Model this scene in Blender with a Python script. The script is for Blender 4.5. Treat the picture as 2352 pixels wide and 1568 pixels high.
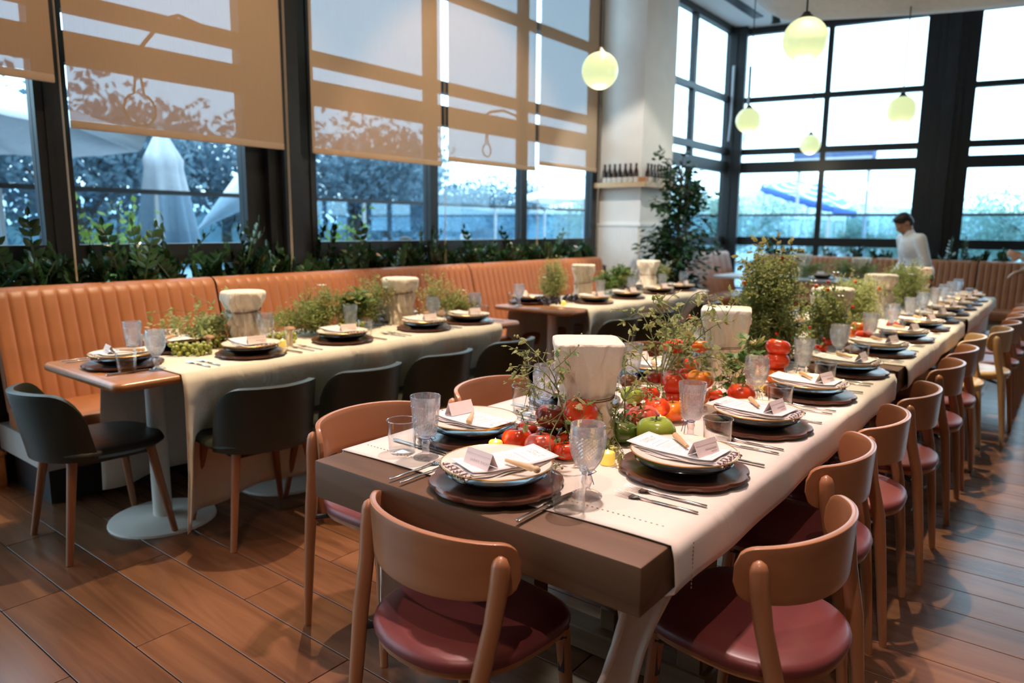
import bpy, bmesh, math, random
from mathutils import Vector, Matrix, Euler
R = math.radians
PI = math.pi
random.seed(7)
scene = bpy.context.scene
for o in list(bpy.data.objects):
    bpy.data.objects.remove(o)
COL = scene.collection

# ------------------------------------------------------------------ camera
cam_d = bpy.data.cameras.new('camera')
cam = bpy.data.objects.new('camera', cam_d)
COL.objects.link(cam)
scene.camera = cam
cam_d.sensor_width = 36.0
cam_d.lens = 36.0 * 1650.0 / 2352.0
cam_d.clip_end = 400
_yaw, _pit, _rol = R(37.95), R(9.1), R(0.55)
_fw = Vector((-math.sin(_yaw) * math.cos(_pit), math.cos(_yaw) * math.cos(_pit), -math.sin(_pit)))
_r0 = Vector((math.cos(_yaw), math.sin(_yaw), 0))
_u0 = _r0.cross(_fw)
_rt = math.cos(_rol) * _r0 + math.sin(_rol) * _u0
_up = -math.sin(_rol) * _r0 + math.cos(_rol) * _u0
_m = Matrix((_rt, _up, -_fw)).transposed().to_4x4()
_m.translation = Vector((0, 0, 1.38))
cam.matrix_world = _m
cam_d.dof.use_dof = True
cam_d.dof.focus_distance = 1.95
cam_d.dof.aperture_fstop = 2.6

# ------------------------------------------------------------------ world, exposure
scene.view_settings.view_transform = 'Standard'
scene.view_settings.look = 'None'
scene.view_settings.gamma = 1.0
scene.view_settings.use_curve_mapping = False
scene.view_settings.exposure = 0.12
scene.cycles.use_denoising = True
scene.cycles.use_adaptive_sampling = True
scene.cycles.adaptive_threshold = 0.05
scene.cycles.max_bounces = 8
scene.cycles.transparent_max_bounces = 16
scene.cycles.diffuse_bounces = 3
scene.cycles.glossy_bounces = 3
scene.cycles.transmission_bounces = 5
scene.cycles.sample_clamp_indirect = 6.0
scene.cycles.caustics_reflective = False
scene.cycles.caustics_refractive = False
W = bpy.data.worlds.new('overcast_sky')
scene.world = W
W.use_nodes = True
wn, wl = W.node_tree.nodes, W.node_tree.links
bg = wn['Background']
SKY_STRENGTH = 4.5
tc = wn.new('ShaderNodeTexCoord')
sep = wn.new('ShaderNodeSeparateXYZ')
rmp = wn.new('ShaderNodeValToRGB')
rmp.color_ramp.elements[0].position = 0.0
rmp.color_ramp.elements[0].color = (0.55, 0.82, 1.0, 1)
rmp.color_ramp.elements[1].position = 0.45
rmp.color_ramp.elements[1].color = (0.62, 0.84, 1.0, 1)
wl.new(tc.outputs['Generated'], sep.inputs[0])
wl.new(sep.outputs['Z'], rmp.inputs[0])
wl.new(rmp.outputs[0], bg.inputs[0])
bg.inputs[1].default_value = SKY_STRENGTH

# ------------------------------------------------------------------ room spot lights (track heads on the ceiling)
SPOT_GAIN = 1.0
def spot(loc, aim, watts, color, size, blend=0.35, radius=0.03):
    d = bpy.data.lights.new('track_spot', 'SPOT')
    d.energy = watts * SPOT_GAIN
    d.color = color
    d.spot_size = R(size)
    d.spot_blend = blend
    d.shadow_soft_size = radius
    o = bpy.data.objects.new('track_spot', d)
    COL.objects.link(o)
    o.location = loc
    dv = Vector(aim) - Vector(loc)
    o.rotation_euler = dv.to_track_quat('-Z', 'Y').to_euler()
    return o
WARM = (1.0, 0.62, 0.34)
AMBER = (1.0, 0.81, 0.55)
PINK = (1.0, 0.70, 0.74)
STRAW = (1.0, 0.80, 0.68)
SPOTS = [
    # loc, aim, watts, colour, cone
    ((-1.35, 2.35, 4.25), (-0.95, 1.45, 0.75), 300, PINK, 47),
    ((-1.27, 2.40, 4.25), (-0.95, 1.60, 0.75), 280, STRAW, 47),
    ((-1.30, 4.60, 4.25), (-1.05, 4.1, 0.75), 680, AMBER, 52),
    ((-1.30, 6.90, 4.25), (-1.05, 6.4, 0.75), 620, AMBER, 54),
    ((-3.00, 2.60, 4.25), (-3.30, 2.4, 0.75), 600, AMBER, 54),
    ((-3.00, 5.60, 4.25), (-3.30, 5.6, 0.75), 560, AMBER, 54),
    ((-2.30, 1.20, 4.25), (-2.20, 0.9, 0.0), 95, WARM, 66),
    ((-0.10, 1.10, 4.25), (-0.30, 1.5, 0.0), 22, WARM, 60),
    ((-2.40, 1.70, 4.25), (-4.3, 2.4, 1.0), 120, WARM, 70),
    ((-2.40, 4.60, 4.25), (-4.4, 5.2, 1.2), 120, WARM, 70),
    ((-2.20, 3.60, 4.25), (-4.5, 4.0, 2.4), 60, AMBER, 80),
    ((-0.10, -0.60, 4.25), (-1.05, 1.45, 0.78), 150, (1.0, 0.76, 0.68), 38),
    ((-2.60, 5.30, 4.25), (-4.15, 7.7, 1.2), 300, (1.0, 0.93, 0.84), 40),  # added spot, stands in for window daylight on the pier
    ((-1.90, 9.20, 4.25), (-2.2, 10.3, 0.7), 560, AMBER, 70),
]
for _s in SPOTS:
    spot(*_s)

# ------------------------------------------------------------------ helpers
MATS = {}
def _new(name):
    m = bpy.data.materials.new(name)
    m.use_nodes = True
    nt = m.node_tree
    return m, nt.nodes, nt.links, nt.nodes['Principled BSDF'], nt.nodes['Material Output']

def pm(name, col, rough=0.5, metal=0.0, var=0.12, scale=14.0, bump=0.0, bscale=None, spec=0.5, stretch=None, sheen=0.0, coat=0.0,
       sss=0.0, emit=None, estr=0.0, wrinkle=0.0, wdist=0.02):
    """plain procedural material: noise mottled base colour + optional fine bump"""
    m, n, l, b, out = _new(name)
    tcn = n.new('ShaderNodeTexCoord')
    mp = n.new('ShaderNodeMapping')
    if stretch:
        mp.inputs['Scale'].default_value = stretch
    l.new(tcn.outputs['Object'], mp.inputs[0])
    ns = n.new('ShaderNodeTexNoise')
    ns.inputs['Scale'].default_value = scale
    ns.inputs['Detail'].default_value = 4
    l.new(mp.outputs[0], ns.inputs['Vector'])
    cr = n.new('ShaderNodeValToRGB')
    cr.color_ramp.elements[0].position = 0.3
    cr.color_ramp.elements[1].position = 0.7
    cr.color_ramp.elements[0].color = tuple(max(0, c * (1 - var)) for c in col) + (1,)
    cr.color_ramp.elements[1].color = tuple(min(1, c * (1 + var)) for c in col) + (1,)
    l.new(ns.outputs['Fac'], cr.inputs[0])
    l.new(cr.outputs[0], b.inputs['Base Color'])
    b.inputs['Roughness'].default_value = rough
    b.inputs['Metallic'].default_value = metal
    b.inputs['Specular IOR Level'].default_value = spec
    if sheen:
        b.inputs['Sheen Weight'].default_value = sheen
    if coat:
        b.inputs['Coat Weight'].default_value = coat
        b.inputs['Coat Roughness'].default_value = 0.12
    if sss:
        b.inputs['Subsurface Weight'].default_value = sss
        b.inputs['Subsurface Radius'].default_value = (0.02, 0.01, 0.006)
        b.inputs['Subsurface Scale'].default_value = 0.4
    if emit:
        b.inputs['Emission Color'].default_value = tuple(emit) + (1,)
        b.inputs['Emission Strength'].default_value = estr
    if wrinkle:
        n3 = n.new('ShaderNodeTexNoise'); n3.inputs['Scale'].default_value = wrinkle; n3.inputs['Detail'].default_value = 3; n3.inputs['Distortion'].default_value = 0.8
        mp3 = n.new('ShaderNodeMapping'); mp3.inputs['Scale'].default_value = (1, 1, 0.45)
        l.new(tcn.outputs['Object'], mp3.inputs[0]); l.new(mp3.outputs[0], n3.inputs['Vector'])
        bw = n.new('ShaderNodeBump'); bw.inputs['Strength'].default_value = 0.7; bw.inputs['Distance'].default_value = wdist
        l.new(n3.outputs['Fac'], bw.inputs['Height']); l.new(bw.outputs[0], b.inputs['Normal'])
    elif bump:
        n2 = n.new('ShaderNodeTexNoise')
        n2.inputs['Scale'].default_value = bscale or scale * 8
        n2.inputs['Detail'].default_value = 3
        l.new(mp.outputs[0], n2.inputs['Vector'])
        bp = n.new('ShaderNodeBump')
        bp.inputs['Strength'].default_value = bump
        bp.inputs['Distance'].default_value = 0.004
        l.new(n2.outputs['Fac'], bp.inputs['Height'])
        l.new(bp.outputs[0], b.inputs['Normal'])
    MATS[name] = m
    return m

def wood(name, c1, c2, axis='x', rough=0.45, scale=3.0, knots=False, per_object=0.0, coat=0.0):
    m, n, l, b, out = _new(name)
    tcn = n.new('ShaderNodeTexCoord')
    mp = n.new('ShaderNodeMapping')
    s = {'x': (0.35, 4.5, 4.5), 'y': (4.5, 0.35, 4.5), 'z': (4.5, 4.5, 0.35)}[axis]
    mp.inputs['Scale'].default_value = s
    oi = n.new('ShaderNodeObjectInfo')
    ad = n.new('ShaderNodeVectorMath'); ad.operation = 'ADD'
    sc = n.new('ShaderNodeVectorMath'); sc.operation = 'SCALE'
    cb = n.new('ShaderNodeCombineXYZ')
    for i in range(3):
        l.new(oi.outputs['Random'], cb.inputs[i])
    sc.inputs['Scale'].default_value = 37.0
    l.new(cb.outputs[0], sc.inputs[0])
    l.new(tcn.outputs['Object'], ad.inputs[0])
    l.new(sc.outputs[0], ad.inputs[1])
    l.new(ad.outputs[0], mp.inputs[0])
    ns = n.new('ShaderNodeTexNoise')
    ns.inputs['Scale'].default_value = scale
    ns.inputs['Detail'].default_value = 6
    ns.inputs['Distortion'].default_value = 1.2
    l.new(mp.outputs[0], ns.inputs['Vector'])
    cr = n.new('ShaderNodeValToRGB')
    cr.color_ramp.elements[0].position = 0.32
    cr.color_ramp.elements[1].position = 0.68
    cr.color_ramp.elements[0].color = tuple(c1) + (1,)
    cr.color_ramp.elements[1].color = tuple(c2) + (1,)
    l.new(ns.outputs['Fac'], cr.inputs[0])
    colout = cr.outputs[0]
    if knots:
        nk = n.new('ShaderNodeTexNoise')
        nk.inputs['Scale'].default_value = 1.1
        nk.inputs['Detail'].default_value = 3
        mk = n.new('ShaderNodeMapping')
        mk.inputs['Scale'].default_value = (2.2, 6.0, 1)
        l.new(ad.outputs[0], mk.inputs[0])
        l.new(mk.outputs[0], nk.inputs['Vector'])
        kr = n.new('ShaderNodeValToRGB')
        kr.color_ramp.elements[0].position = 0.64
        kr.color_ramp.elements[1].position = 0.80
        kr.color_ramp.elements[0].color = (0, 0, 0, 1)
        l.new(nk.outputs['Fac'], kr.inputs[0])
        mx = n.new('ShaderNodeMixRGB'); mx.blend_type = 'MULTIPLY'
        mx.inputs[2].default_value = (0.45, 0.40, 0.36, 1)
        l.new(kr.outputs[0], mx.inputs[0])
        l.new(colout, mx.inputs[1])
        colout = mx.outputs[0]
    if per_object:
        hs = n.new('ShaderNodeHueSaturation')
        ma = n.new('ShaderNodeMapRange')
        ma.inputs['To Min'].default_value = 1 - per_object
        ma.inputs['To Max'].default_value = 1 + per_object
        l.new(oi.outputs['Random'], ma.inputs[0])
        l.new(ma.outputs[0], hs.inputs['Value'])
        l.new(colout, hs.inputs['Color'])
        colout = hs.outputs[0]
    l.new(colout, b.inputs['Base Color'])
    b.inputs['Roughness'].default_value = rough
    if coat:
        b.inputs['Coat Weight'].default_value = coat
        b.inputs['Coat Roughness'].default_value = 0.2
    bp = n.new('ShaderNodeBump')
    bp.inputs['Strength'].default_value = 0.12
    bp.inputs['Distance'].default_value = 0.003
    l.new(ns.outputs['Fac'], bp.inputs['Height'])
    l.new(bp.outputs[0], b.inputs['Normal'])
    MATS[name] = m
    return m

def thin_glass(name, tint=(0.97, 0.99, 1.0), base=0.05, edge=0.75, rough=0.02, pw=3.0):
    """thin clear glass: passes light straight, reflects more at grazing angles"""
    m, n, l, b, out = _new(name)
    n.remove(b)
    tr = n.new('ShaderNodeBsdfTransparent')
    tr.inputs[0].default_value = tuple(tint) + (1,)
    gl = n.new('ShaderNodeBsdfGlossy')
    gl.inputs['Roughness'].default_value = rough
    lw = n.new('ShaderNodeLayerWeight')
    lw.inputs[0].default_value = 0.5
    pwn = n.new('ShaderNodeMath'); pwn.operation = 'POWER'
    pwn.inputs[1].default_value = pw
    mr = n.new('ShaderNodeMapRange')
    mr.inputs['To Min'].default_value = base
    mr.inputs['To Max'].default_value = edge
    l.new(lw.outputs['Facing'], pwn.inputs[0])
    l.new(pwn.outputs[0], mr.inputs[0])
    mx = n.new('ShaderNodeMixShader')
    l.new(mr.outputs[0], mx.inputs[0])
    l.new(tr.outputs[0], mx.inputs[1])
    l.new(gl.outputs[0], mx.inputs[2])
    l.new(mx.outputs[0], out.inputs[0])
    MATS[name] = m
    return m

def leafmat(name, c1, c2, rough=0.45, trans=0.35):
    m, n, l, b, out = _new(name)
    geo = n.new('ShaderNodeObjectInfo')
    tcn = n.new('ShaderNodeTexCoord')
    ns = n.new('ShaderNodeTexNoise')
    ns.inputs['Scale'].default_value = 9.0
    l.new(tcn.outputs['Object'], ns.inputs['Vector'])
    mt = n.new('ShaderNodeMath'); mt.operation = 'ADD'
    ms = n.new('ShaderNodeMath'); ms.operation = 'MULTIPLY_ADD'
    l.new(geo.outputs['Random'], ms.inputs[0]); ms.inputs[1].default_value = 0.4; ms.inputs[2].default_value = -0.2
    l.new(ms.outputs[0], mt.inputs[0]); l.new(ns.outputs['Fac'], mt.inputs[1])
    cr = n.new('ShaderNodeValToRGB')
    cr.color_ramp.elements[0].position = 0.35
    cr.color_ramp.elements[1].position = 0.65
    cr.color_ramp.elements[0].color = tuple(c1) + (1,)
    cr.color_ramp.elements[1].color = tuple(c2) + (1,)
    l.new(mt.outputs[0], cr.inputs[0])
    l.new(cr.outputs[0], b.inputs['Base Color'])
    b.inputs['Roughness'].default_value = rough
    tl = n.new('ShaderNodeBsdfTranslucent')
    l.new(cr.outputs[0], tl.inputs[0])
    mx = n.new('ShaderNodeMixShader')
    mx.inputs[0].default_value = trans
    l.new(b.outputs[0], mx.inputs[1]); l.new(tl.outputs[0], mx.inputs[2])
    l.new(mx.outputs[0], out.inputs[0])
    MATS[name] = m
    return m

class MB:
    """collects shapes; build() links them as ONE mesh object"""
    def __init__(s):
        s.v, s.f = [], []
    def add(s, vs, fs, M=None):
        k = len(s.v)
        if M is None:
            s.v += [tuple(v) for v in vs]
        else:
            s.v += [tuple(M @ Vector(v)) for v in vs]
        s.f += [tuple(i + k for i in f) for f in fs]
        return s
    def box(s, c, d, M=None):
        x, y, z = c; a, b, e = d[0] / 2, d[1] / 2, d[2] / 2
        vs = [(x - a, y - b, z - e), (x + a, y - b, z - e), (x + a, y + b, z - e), (x - a, y + b, z - e),
              (x - a, y - b, z + e), (x + a, y - b, z + e), (x + a, y + b, z + e), (x - a, y + b, z + e)]
        return s.add(vs, [(0, 3, 2, 1), (4, 5, 6, 7), (0, 1, 5, 4), (1, 2, 6, 5), (2, 3, 7, 6), (3, 0, 4, 7)], M)
    def bb(s, x0, x1, y0, y1, z0, z1, M=None):
        return s.box(((x0 + x1) / 2, (y0 + y1) / 2, (z0 + z1) / 2), (x1 - x0, y1 - y0, z1 - z0), M)
    def rbox(s, c, d, r, seg=2, M=None):
        bm = bmesh.new()
        bmesh.ops.create_cube(bm, size=1.0)
        for v in bm.verts:
            v.co = Vector((v.co.x * d[0] + c[0], v.co.y * d[1] + c[1], v.co.z * d[2] + c[2]))
        bmesh.ops.bevel(bm, geom=list(bm.edges), offset=r, segments=seg, profile=0.5, affect='EDGES')
        bm.verts.index_update()
        s.add([v.co[:] for v in bm.verts], [tuple(v.index for v in f.verts) for f in bm.faces], M)
        bm.free()
        return s
    def lathe(s, prof, n=24, M=None, rfun=None, close=False):
        vs, fs = [], []
        m = len(prof)
        for j, (r, z) in enumerate(prof):
            for i in range(n):
                a = 2 * PI * i / n
                rr = r if rfun is None else rfun(r, z, i, j, a)
                vs.append((rr * math.cos(a), rr * math.sin(a), z))
        for j in range(m - 1):
            for i in range(n):
                i2 = (i + 1) % n
                fs.append((j * n + i, j * n + i2, (j + 1) * n + i2, (j + 1) * n + i))
        if close:
            fs.append(tuple(range(n))[::-1])
            fs.append(tuple((m - 1) * n + i for i in range(n)))
        return s.add(vs, fs, M)
    def tube(s, pts, rad, n=6, M=None, cap=True):
        pts = [Vector(p) for p in pts]
        if not isinstance(rad, (list, tuple)):
            rad = [rad] * len(pts)
        vs, fs = [], []
        prev = None
        for i, p in enumerate(pts):
            if i == 0: t = pts[1] - p
            elif i == len(pts) - 1: t = p - pts[i - 1]
            else: t = pts[i + 1] - pts[i - 1]
            t = t.normalized() if t.length > 1e-9 else Vector((0, 0, 1))
            if prev is None:
                ref = Vector((1, 0, 0)) if abs(t.x) < 0.8 else Vector((0, 1, 0))
                u = t.cross(ref).normalized()
            else:
                u = (prev - t * prev.dot(t))
                u = u.normalized() if u.length > 1e-6 else t.orthogonal().normalized()
            prev = u
            w = t.cross(u)
            for k in range(n):
                a = 2 * PI * k / n
                vs.append(p + rad[i] * (math.cos(a) * u + math.sin(a) * w))
        for i in range(len(pts) - 1):
            for k in range(n):
                k2 = (k + 1) % n
                fs.append((i * n + k, i * n + k2, (i + 1) * n + k2, (i + 1) * n + k))
        if cap:
            fs.append(tuple(range(n))[::-1])
            fs.append(tuple((len(pts) - 1) * n + k for k in range(n)))
        return s.add(vs, fs, M)
    def grid(s, fn, nu, nv, M=None, wrap=False):
        vs = [fn(i / nu, j / nv) for j in range(nv + 1) for i in range(nu + 1)]
        fs = []
        for j in range(nv):
            for i in range(nu):
                a = j * (nu + 1) + i
                fs.append((a, a + 1, a + nu + 2, a + nu + 1))
        return s.add(vs, fs, M)
    def sphere(s, c, r, n=12, m=8, sc=(1, 1, 1), M=None):
        vs = [(c[0], c[1], c[2] - r * sc[2])]
        for j in range(1, m):
            ph = -PI / 2 + PI * j / m
            for i in range(n):
                a = 2 * PI * i / n
                vs.append((c[0] + r * sc[0] * math.cos(ph) * math.cos(a), c[1] + r * sc[1] * math.cos(ph) * math.sin(a), c[2] + r * sc[2] * math.sin(ph)))
        vs.append((c[0], c[1], c[2] + r * sc[2]))
        fs = []
        for i in range(n):
            fs.append((0, 1 + (i + 1) % n, 1 + i))
            fs.append((len(vs) - 1, 1 + (m - 2) * n + i, 1 + (m - 2) * n + (i + 1) % n))
        for j in range(m - 2):
            for i in range(n):
                i2 = (i + 1) % n
                a = 1 + j * n
                fs.append((a + i, a + i2, a + n + i2, a + n + i))
        return s.add(vs, fs, M)
    def prism(s, poly, z0, z1, M=None):
        n = len(poly)
        vs = [(x, y, z0) for x, y in poly] + [(x, y, z1) for x, y in poly]
        fs = [tuple(range(n))[::-1], tuple(range(n, 2 * n))]
        for i in range(n):
            j = (i + 1) % n
            fs.append((i, j, n + j, n + i))
        return s.add(vs, fs, M)
    def mesh(s, name, mat=None, smooth=None):
        me = bpy.data.meshes.new(name)
        me.from_pydata([tuple(v) for v in s.v], [], s.f)
        if mat is not None:
            me.materials.append(MATS[mat] if isinstance(mat, str) else mat)
        if smooth is not None:
            me.shade_smooth()
            if smooth < 179:
                me.set_sharp_from_angle(angle=R(smooth))
        me.update()
        return me
    def build(s, name, mat, parent=None, smooth=40, loc=None):
        return ob(name, s.mesh(name, mat, smooth), parent, loc)

def ob(name, me, parent=None, loc=None, rot=None):
    o = bpy.data.objects.new(name, me)
    COL.objects.link(o)
    if parent is not None:
        o.parent = parent
    if loc is not None:
        o.location = loc
    if rot is not None:
        o.rotation_euler = rot
    return o

def tag(o, label=None, cat=None, group=None, kind=None):
    if label: o['label'] = label
    if cat: o['category'] = cat
    if group: o['group'] = group
    if kind: o['kind'] = kind
    return o

def thing(name, label, cat, loc=(0, 0, 0), rz=0.0, group=None):
    o = bpy.data.objects.new(name, None)
    o.empty_display_size = 0.05
    COL.objects.link(o)
    o.location = loc
    o.rotation_euler = (0, 0, rz)
    return tag(o, label, cat, group)

CH = {}
def kids(o):
    return [c for c in bpy.data.objects if c.parent == o] if o.name not in CH else CH[o.name]

def dup(o, parent=None, loc=None, rz=None, label=None, group=None):
    """a thing with copies of its parts and sub-parts, sharing mesh data"""
    c = o.copy()
    COL.objects.link(c)
    c.parent = parent
    if loc is not None: c.location = loc
    if rz is not None: c.rotation_euler = (0, 0, rz)
    if label: c['label'] = label
    if group: c['group'] = group
    for k in o.children:
        dup(k, c)
    return c

class Proto:
    """first use places the prototype itself, later uses copy it"""
    def __init__(s, o):
        s.o, s.used = o, False
    def put(s, loc, rz=0.0, label=None, group=None, scale=None):
        if not s.used:
            s.used = True
            o = s.o
            o.location = loc
            o.rotation_euler = (0, 0, rz)
            if label: o['label'] = label
            if group: o['group'] = group
        else:
            o = dup(s.o, None, loc, rz, label, group)
        if scale: o.scale = (scale,) * 3 if not isinstance(scale, (tuple, list)) else scale
        return o

def solid(o, t, off=0.0):
    md = o.modifiers.new('thickness', 'SOLIDIFY')
    md.thickness = t
    md.offset = off
    return o
def subsurf(o, n=1):
    md = o.modifiers.new('smooth', 'SUBSURF')
    md.levels = n
    md.render_levels = n
    return o
def TR(loc=(0, 0, 0), rot=(0, 0, 0), sc=(1, 1, 1)):
    return Matrix.LocRotScale(Vector(loc), Euler(rot), Vector(sc))
ORD = ['first', 'second', 'third', 'fourth', 'fifth', 'sixth', 'seventh', 'eighth', 'ninth', 'tenth', 'eleventh', 'twelfth', 'thirteenth', 'fourteenth', 'fifteenth', 'sixteenth', 'seventeenth', 'eighteenth', 'nineteenth', 'twentieth'] + ['twenty-' + w for w in ('first', 'second', 'third', 'fourth', 'fifth', 'sixth', 'seventh', 'eighth', 'ninth')] + ['thirtieth']
def smoothstep(a, b, x):
    t = max(0.0, min(1.0, (x - a) / (b - a)))
    return t * t * (3 - 2 * t)
# ------------------------------------------------------------------ materials
wood('floor_wood', (0.105, 0.042, 0.020), (0.20, 0.088, 0.042), 'x', rough=0.25, scale=2.2, knots=True, per_object=0.22)
pm('grout', (0.05, 0.035, 0.025), 0.8)
pm('black_metal', (0.012, 0.013, 0.015), 0.42, 0.0, var=0.2)
pm('dark_metal', (0.03, 0.03, 0.033), 0.45, 0.3, var=0.2)
pm('plaster', (0.88, 0.86, 0.82), 0.7, var=0.03, scale=5, bump=0.05)
pm('ceiling_white', (0.78, 0.79, 0.80), 0.8, var=0.02)
pm('beadboard_paint', (0.90, 0.90, 0.88), 0.45, var=0.02)
pm('warm_wall', (0.42, 0.33, 0.26), 0.8, var=0.06)
thin_glass('window_glass', (0.93, 0.98, 1.0), 0.035, 0.5)
thin_glass('terrace_glass', (0.72, 0.86, 0.95), 0.14, 0.6)
pm('terrace_deck', (0.50, 0.52, 0.53), 0.8)
pm('grass', (0.05, 0.09, 0.05), 0.9)
leafmat('tree_leaf_haze', (0.06, 0.125, 0.18), (0.16, 0.27, 0.34), 0.6, 0.4)  # bluish outdoor haze put into the leaf colour
leafmat('tree_leaf_pale_haze', (0.24, 0.38, 0.34), (0.36, 0.50, 0.42), 0.6, 0.4)  # whitish distance haze put into the colour of the back leaves
leafmat('lime_leaf', (0.13, 0.24, 0.03), (0.26, 0.38, 0.07), 0.5, 0.4)
pm('bark', (0.07, 0.055, 0.045), 0.9)
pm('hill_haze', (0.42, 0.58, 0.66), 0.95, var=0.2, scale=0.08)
pm('canvas_grey', (0.50, 0.53, 0.58), 0.85, var=0.05)
pm('canvas_white', (0.74, 0.76, 0.80), 0.85, var=0.04)
pm('canvas_blue', (0.05, 0.13, 0.42), 0.85, var=0.06)
pm('awning_blue', (0.10, 0.15, 0.30), 0.8)

# ------------------------------------------------------------------ floor of individual planks
PITCH, PLEN, Y0 = 0.197, 1.194, 0.96
floor_e = thing('floor', None, None)
tag(floor_e, kind='structure')
MB().bb(-4.7, 3.7, -3.1, 13.4, -0.06, -0.008).build('subfloor', 'grout', floor_e, None)
_pl = MB().rbox((PLEN / 2, PITCH / 2, -0.006), (PLEN - 0.004, PITCH - 0.004, 0.012), 0.0012, 1).mesh('plank', 'floor_wood', None)
far = MB()
for k in range(-20, 63):
    ya = Y0 + PITCH * k
    off = -2.905 if k % 2 else -2.308
    i0 = math.floor((-4.7 - off) / PLEN)
    x = off + i0 * PLEN
    while x < 3.65:
        near = (0.2 < ya < 7.5 and -4.4 < x < 0.4 and (ya - 0.0) > 0.5 * abs(x) * 0 and ya < 5.0 or (ya < 8.0 and x > -1.3 and x < 0.9 and ya > 0.3))
        if near:
            ob('plank', _pl, floor_e, (x, ya, 0))
        else:
            far.bb(x + 0.002, x + PLEN - 0.002, ya + 0.002, ya + PITCH - 0.002, -0.012, 0.0)
        x += PLEN
tag(far.build('planking', 'floor_wood', floor_e, None), kind='stuff')

# ------------------------------------------------------------------ walls out of view, ceiling
tag(MB().bb(3.6, 3.75, -3.1, 13.4, 0, 4.5).build('wall_right', 'warm_wall', None, None), kind='structure')
tag(MB().bb(-4.7, 3.75, -3.2, -3.05, 0, 4.5).build('wall_rear', 'warm_wall', None, None), kind='structure')
ceil_e = thing('ceiling', None, None); tag(ceil_e, kind='structure')
MB().prism([(-4.75, -3.2), (3.75, -3.2), (3.75, 13.24), (-4.75, 11.74)], 4.5, 4.6).build('ceiling_slab', 'ceiling_white', ceil_e, None)
MB().bb(-4.2, -4.05, 7.0, 11.2, 4.488, 4.502).build('slot_vent', 'dark_metal', ceil_e, None)
MB().bb(-3.1, -3.03, 4.0, 11.0, 4.46, 4.5).build('lamp_track', 'dark_metal', ceil_e, None)
MB().bb(-1.6, -1.53, 0.5, 11.0, 4.46, 4.5).build('lamp_track', 'dark_metal', ceil_e, None)

# ------------------------------------------------------------------ windows
ZR = [(0.10, 0.16), (1.115, 1.25), (2.27, 2.44), (2.555, 2.65), (3.37, 3.45), (4.40, 4.50)]   # horizontal bars
def window(name, loc, rz, s0, s1, mulls, zr=ZR, side=0.05):
    e = thing(name, None, None, loc, R(rz)); tag(e, kind='structure')
    fr = MB()
    for a, b in ((s0, s0 + side), (s1 - side, s1)):
        fr.bb(a, b, -0.05, 0.05, 0.0, 4.5)
    fr.build('frame', 'black_metal', e, None)
    for a, b in mulls:
        MB().bb(a, b, -0.045, 0.045, 0.05, 4.45).build('mullion', 'black_metal', e, None)
    for za, zb in zr:
        MB().bb(s0, s1, -0.048, 0.048, za, zb).build('transom', 'black_metal', e, None)
    xs = [(s0 + side, None)] + [m for m in mulls] + [(s1 - side, None)]
    edges = [s0 + side]
    for a, b in mulls:
        edges += [a, b]
    edges.append(s1 - side)
    for i in range(0, len(edges), 2):
        for j in range(len(zr) - 1):
            MB().bb(edges[i], edges[i + 1], -0.006, 0.006, zr[j][1], zr[j + 1][0]).build('pane', 'window_glass', e, None)
    return e
XW = -4.65
window('window_1', (XW, 0, 0), 90, -3.0, 1.66, [(-0.75, -0.66)])
window('window_2', (XW, 0, 0), 90, 1.73, 2.93, [])
window('window_3', (XW, 0, 0), 90, 3.42, 7.46, [(4.70, 4.80), (6.05, 6.14)])
window('window_4', (XW, 0, 0), 90, 8.35, 11.60, [(10.12, 10.19)])
BA = 10.0
BC = (XW, 11.75, 0)
window('window_5', BC, BA, 0.12, 2.72, [(1.36, 1.44)])
window('window_6', BC, BA, 3.28, 8.45, [(4.62, 4.70), (6.0, 6.08)])
def post(name, prof, loc=(0, 0, 0), rz=0):
    e = thing(name, None, None, loc, R(rz)); tag(e, kind='structure')
    for (a, b, c, d) in prof:
        MB().bb(a, b, c, d, 0, 4.5).build('post_profile', 'black_metal', e, None)
# crank cords and stays hanging behind the blinds
def cord(winname, y, z, r, arm):
    b = MB()
    pts = [(y + r * math.sin(a * PI / 10), -0.07, z - r * math.cos(a * PI / 10)) for a in range(-9, 10)]
    b.tube([(y - 0.01, -0.07, z + r * 2.6)] + pts + [(y + 0.01, -0.07, z + r * 2.6)], 0.007, 6)
    b.tube(arm, 0.012, 8)
    b.build('crank_cord', 'dark_metal', bpy.data.objects[winname], 60)
cord('window_2', 2.175, 2.06, 0.095, [(2.13, -0.07, 2.31), (2.20, -0.07, 2.42), (2.36, -0.07, 2.62), (2.45, -0.07, 2.66), (2.88, -0.07, 2.58)])
cord('window_3', 5.45, 2.10, 0.06, [(5.3, -0.07, 2.36), (5.5, -0.07, 2.46), (5.7, -0.07, 2.50), (6.0, -0.07, 2.46)])
post('trim_1', [(1.655, 1.735, -0.06, 0.07)], (XW, 0, 0), 90)
post('trim_2', [(2.93, 3.03, -0.04, 0.06), (3.03, 3.12, -0.10, 0.06), (3.12, 3.26, -0.16, 0.06), (3.26, 3.34, -0.09, 0.06), (3.34, 3.43, -0.04, 0.06)], (XW, 0, 0), 90)
post('trim_3', [(7.46, 7.585, -0.05, 0.06)], (XW, 0, 0), 90)
post('trim_4', [(-0.13, 0.14, -0.14, 0.14), (0.05, 0.2, -0.22, -0.1), (-0.05, 0.06, -0.24, -0.12)], BC, BA)
post('trim_5', [(2.72, 2.84, -0.05, 0.08), (2.84, 2.93, -0.12, 0.08), (2.93, 3.08, -0.20, 0.08), (3.08, 3.17, -0.12, 0.08), (3.17, 3.29, -0.05, 0.08)], BC, BA)
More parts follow.
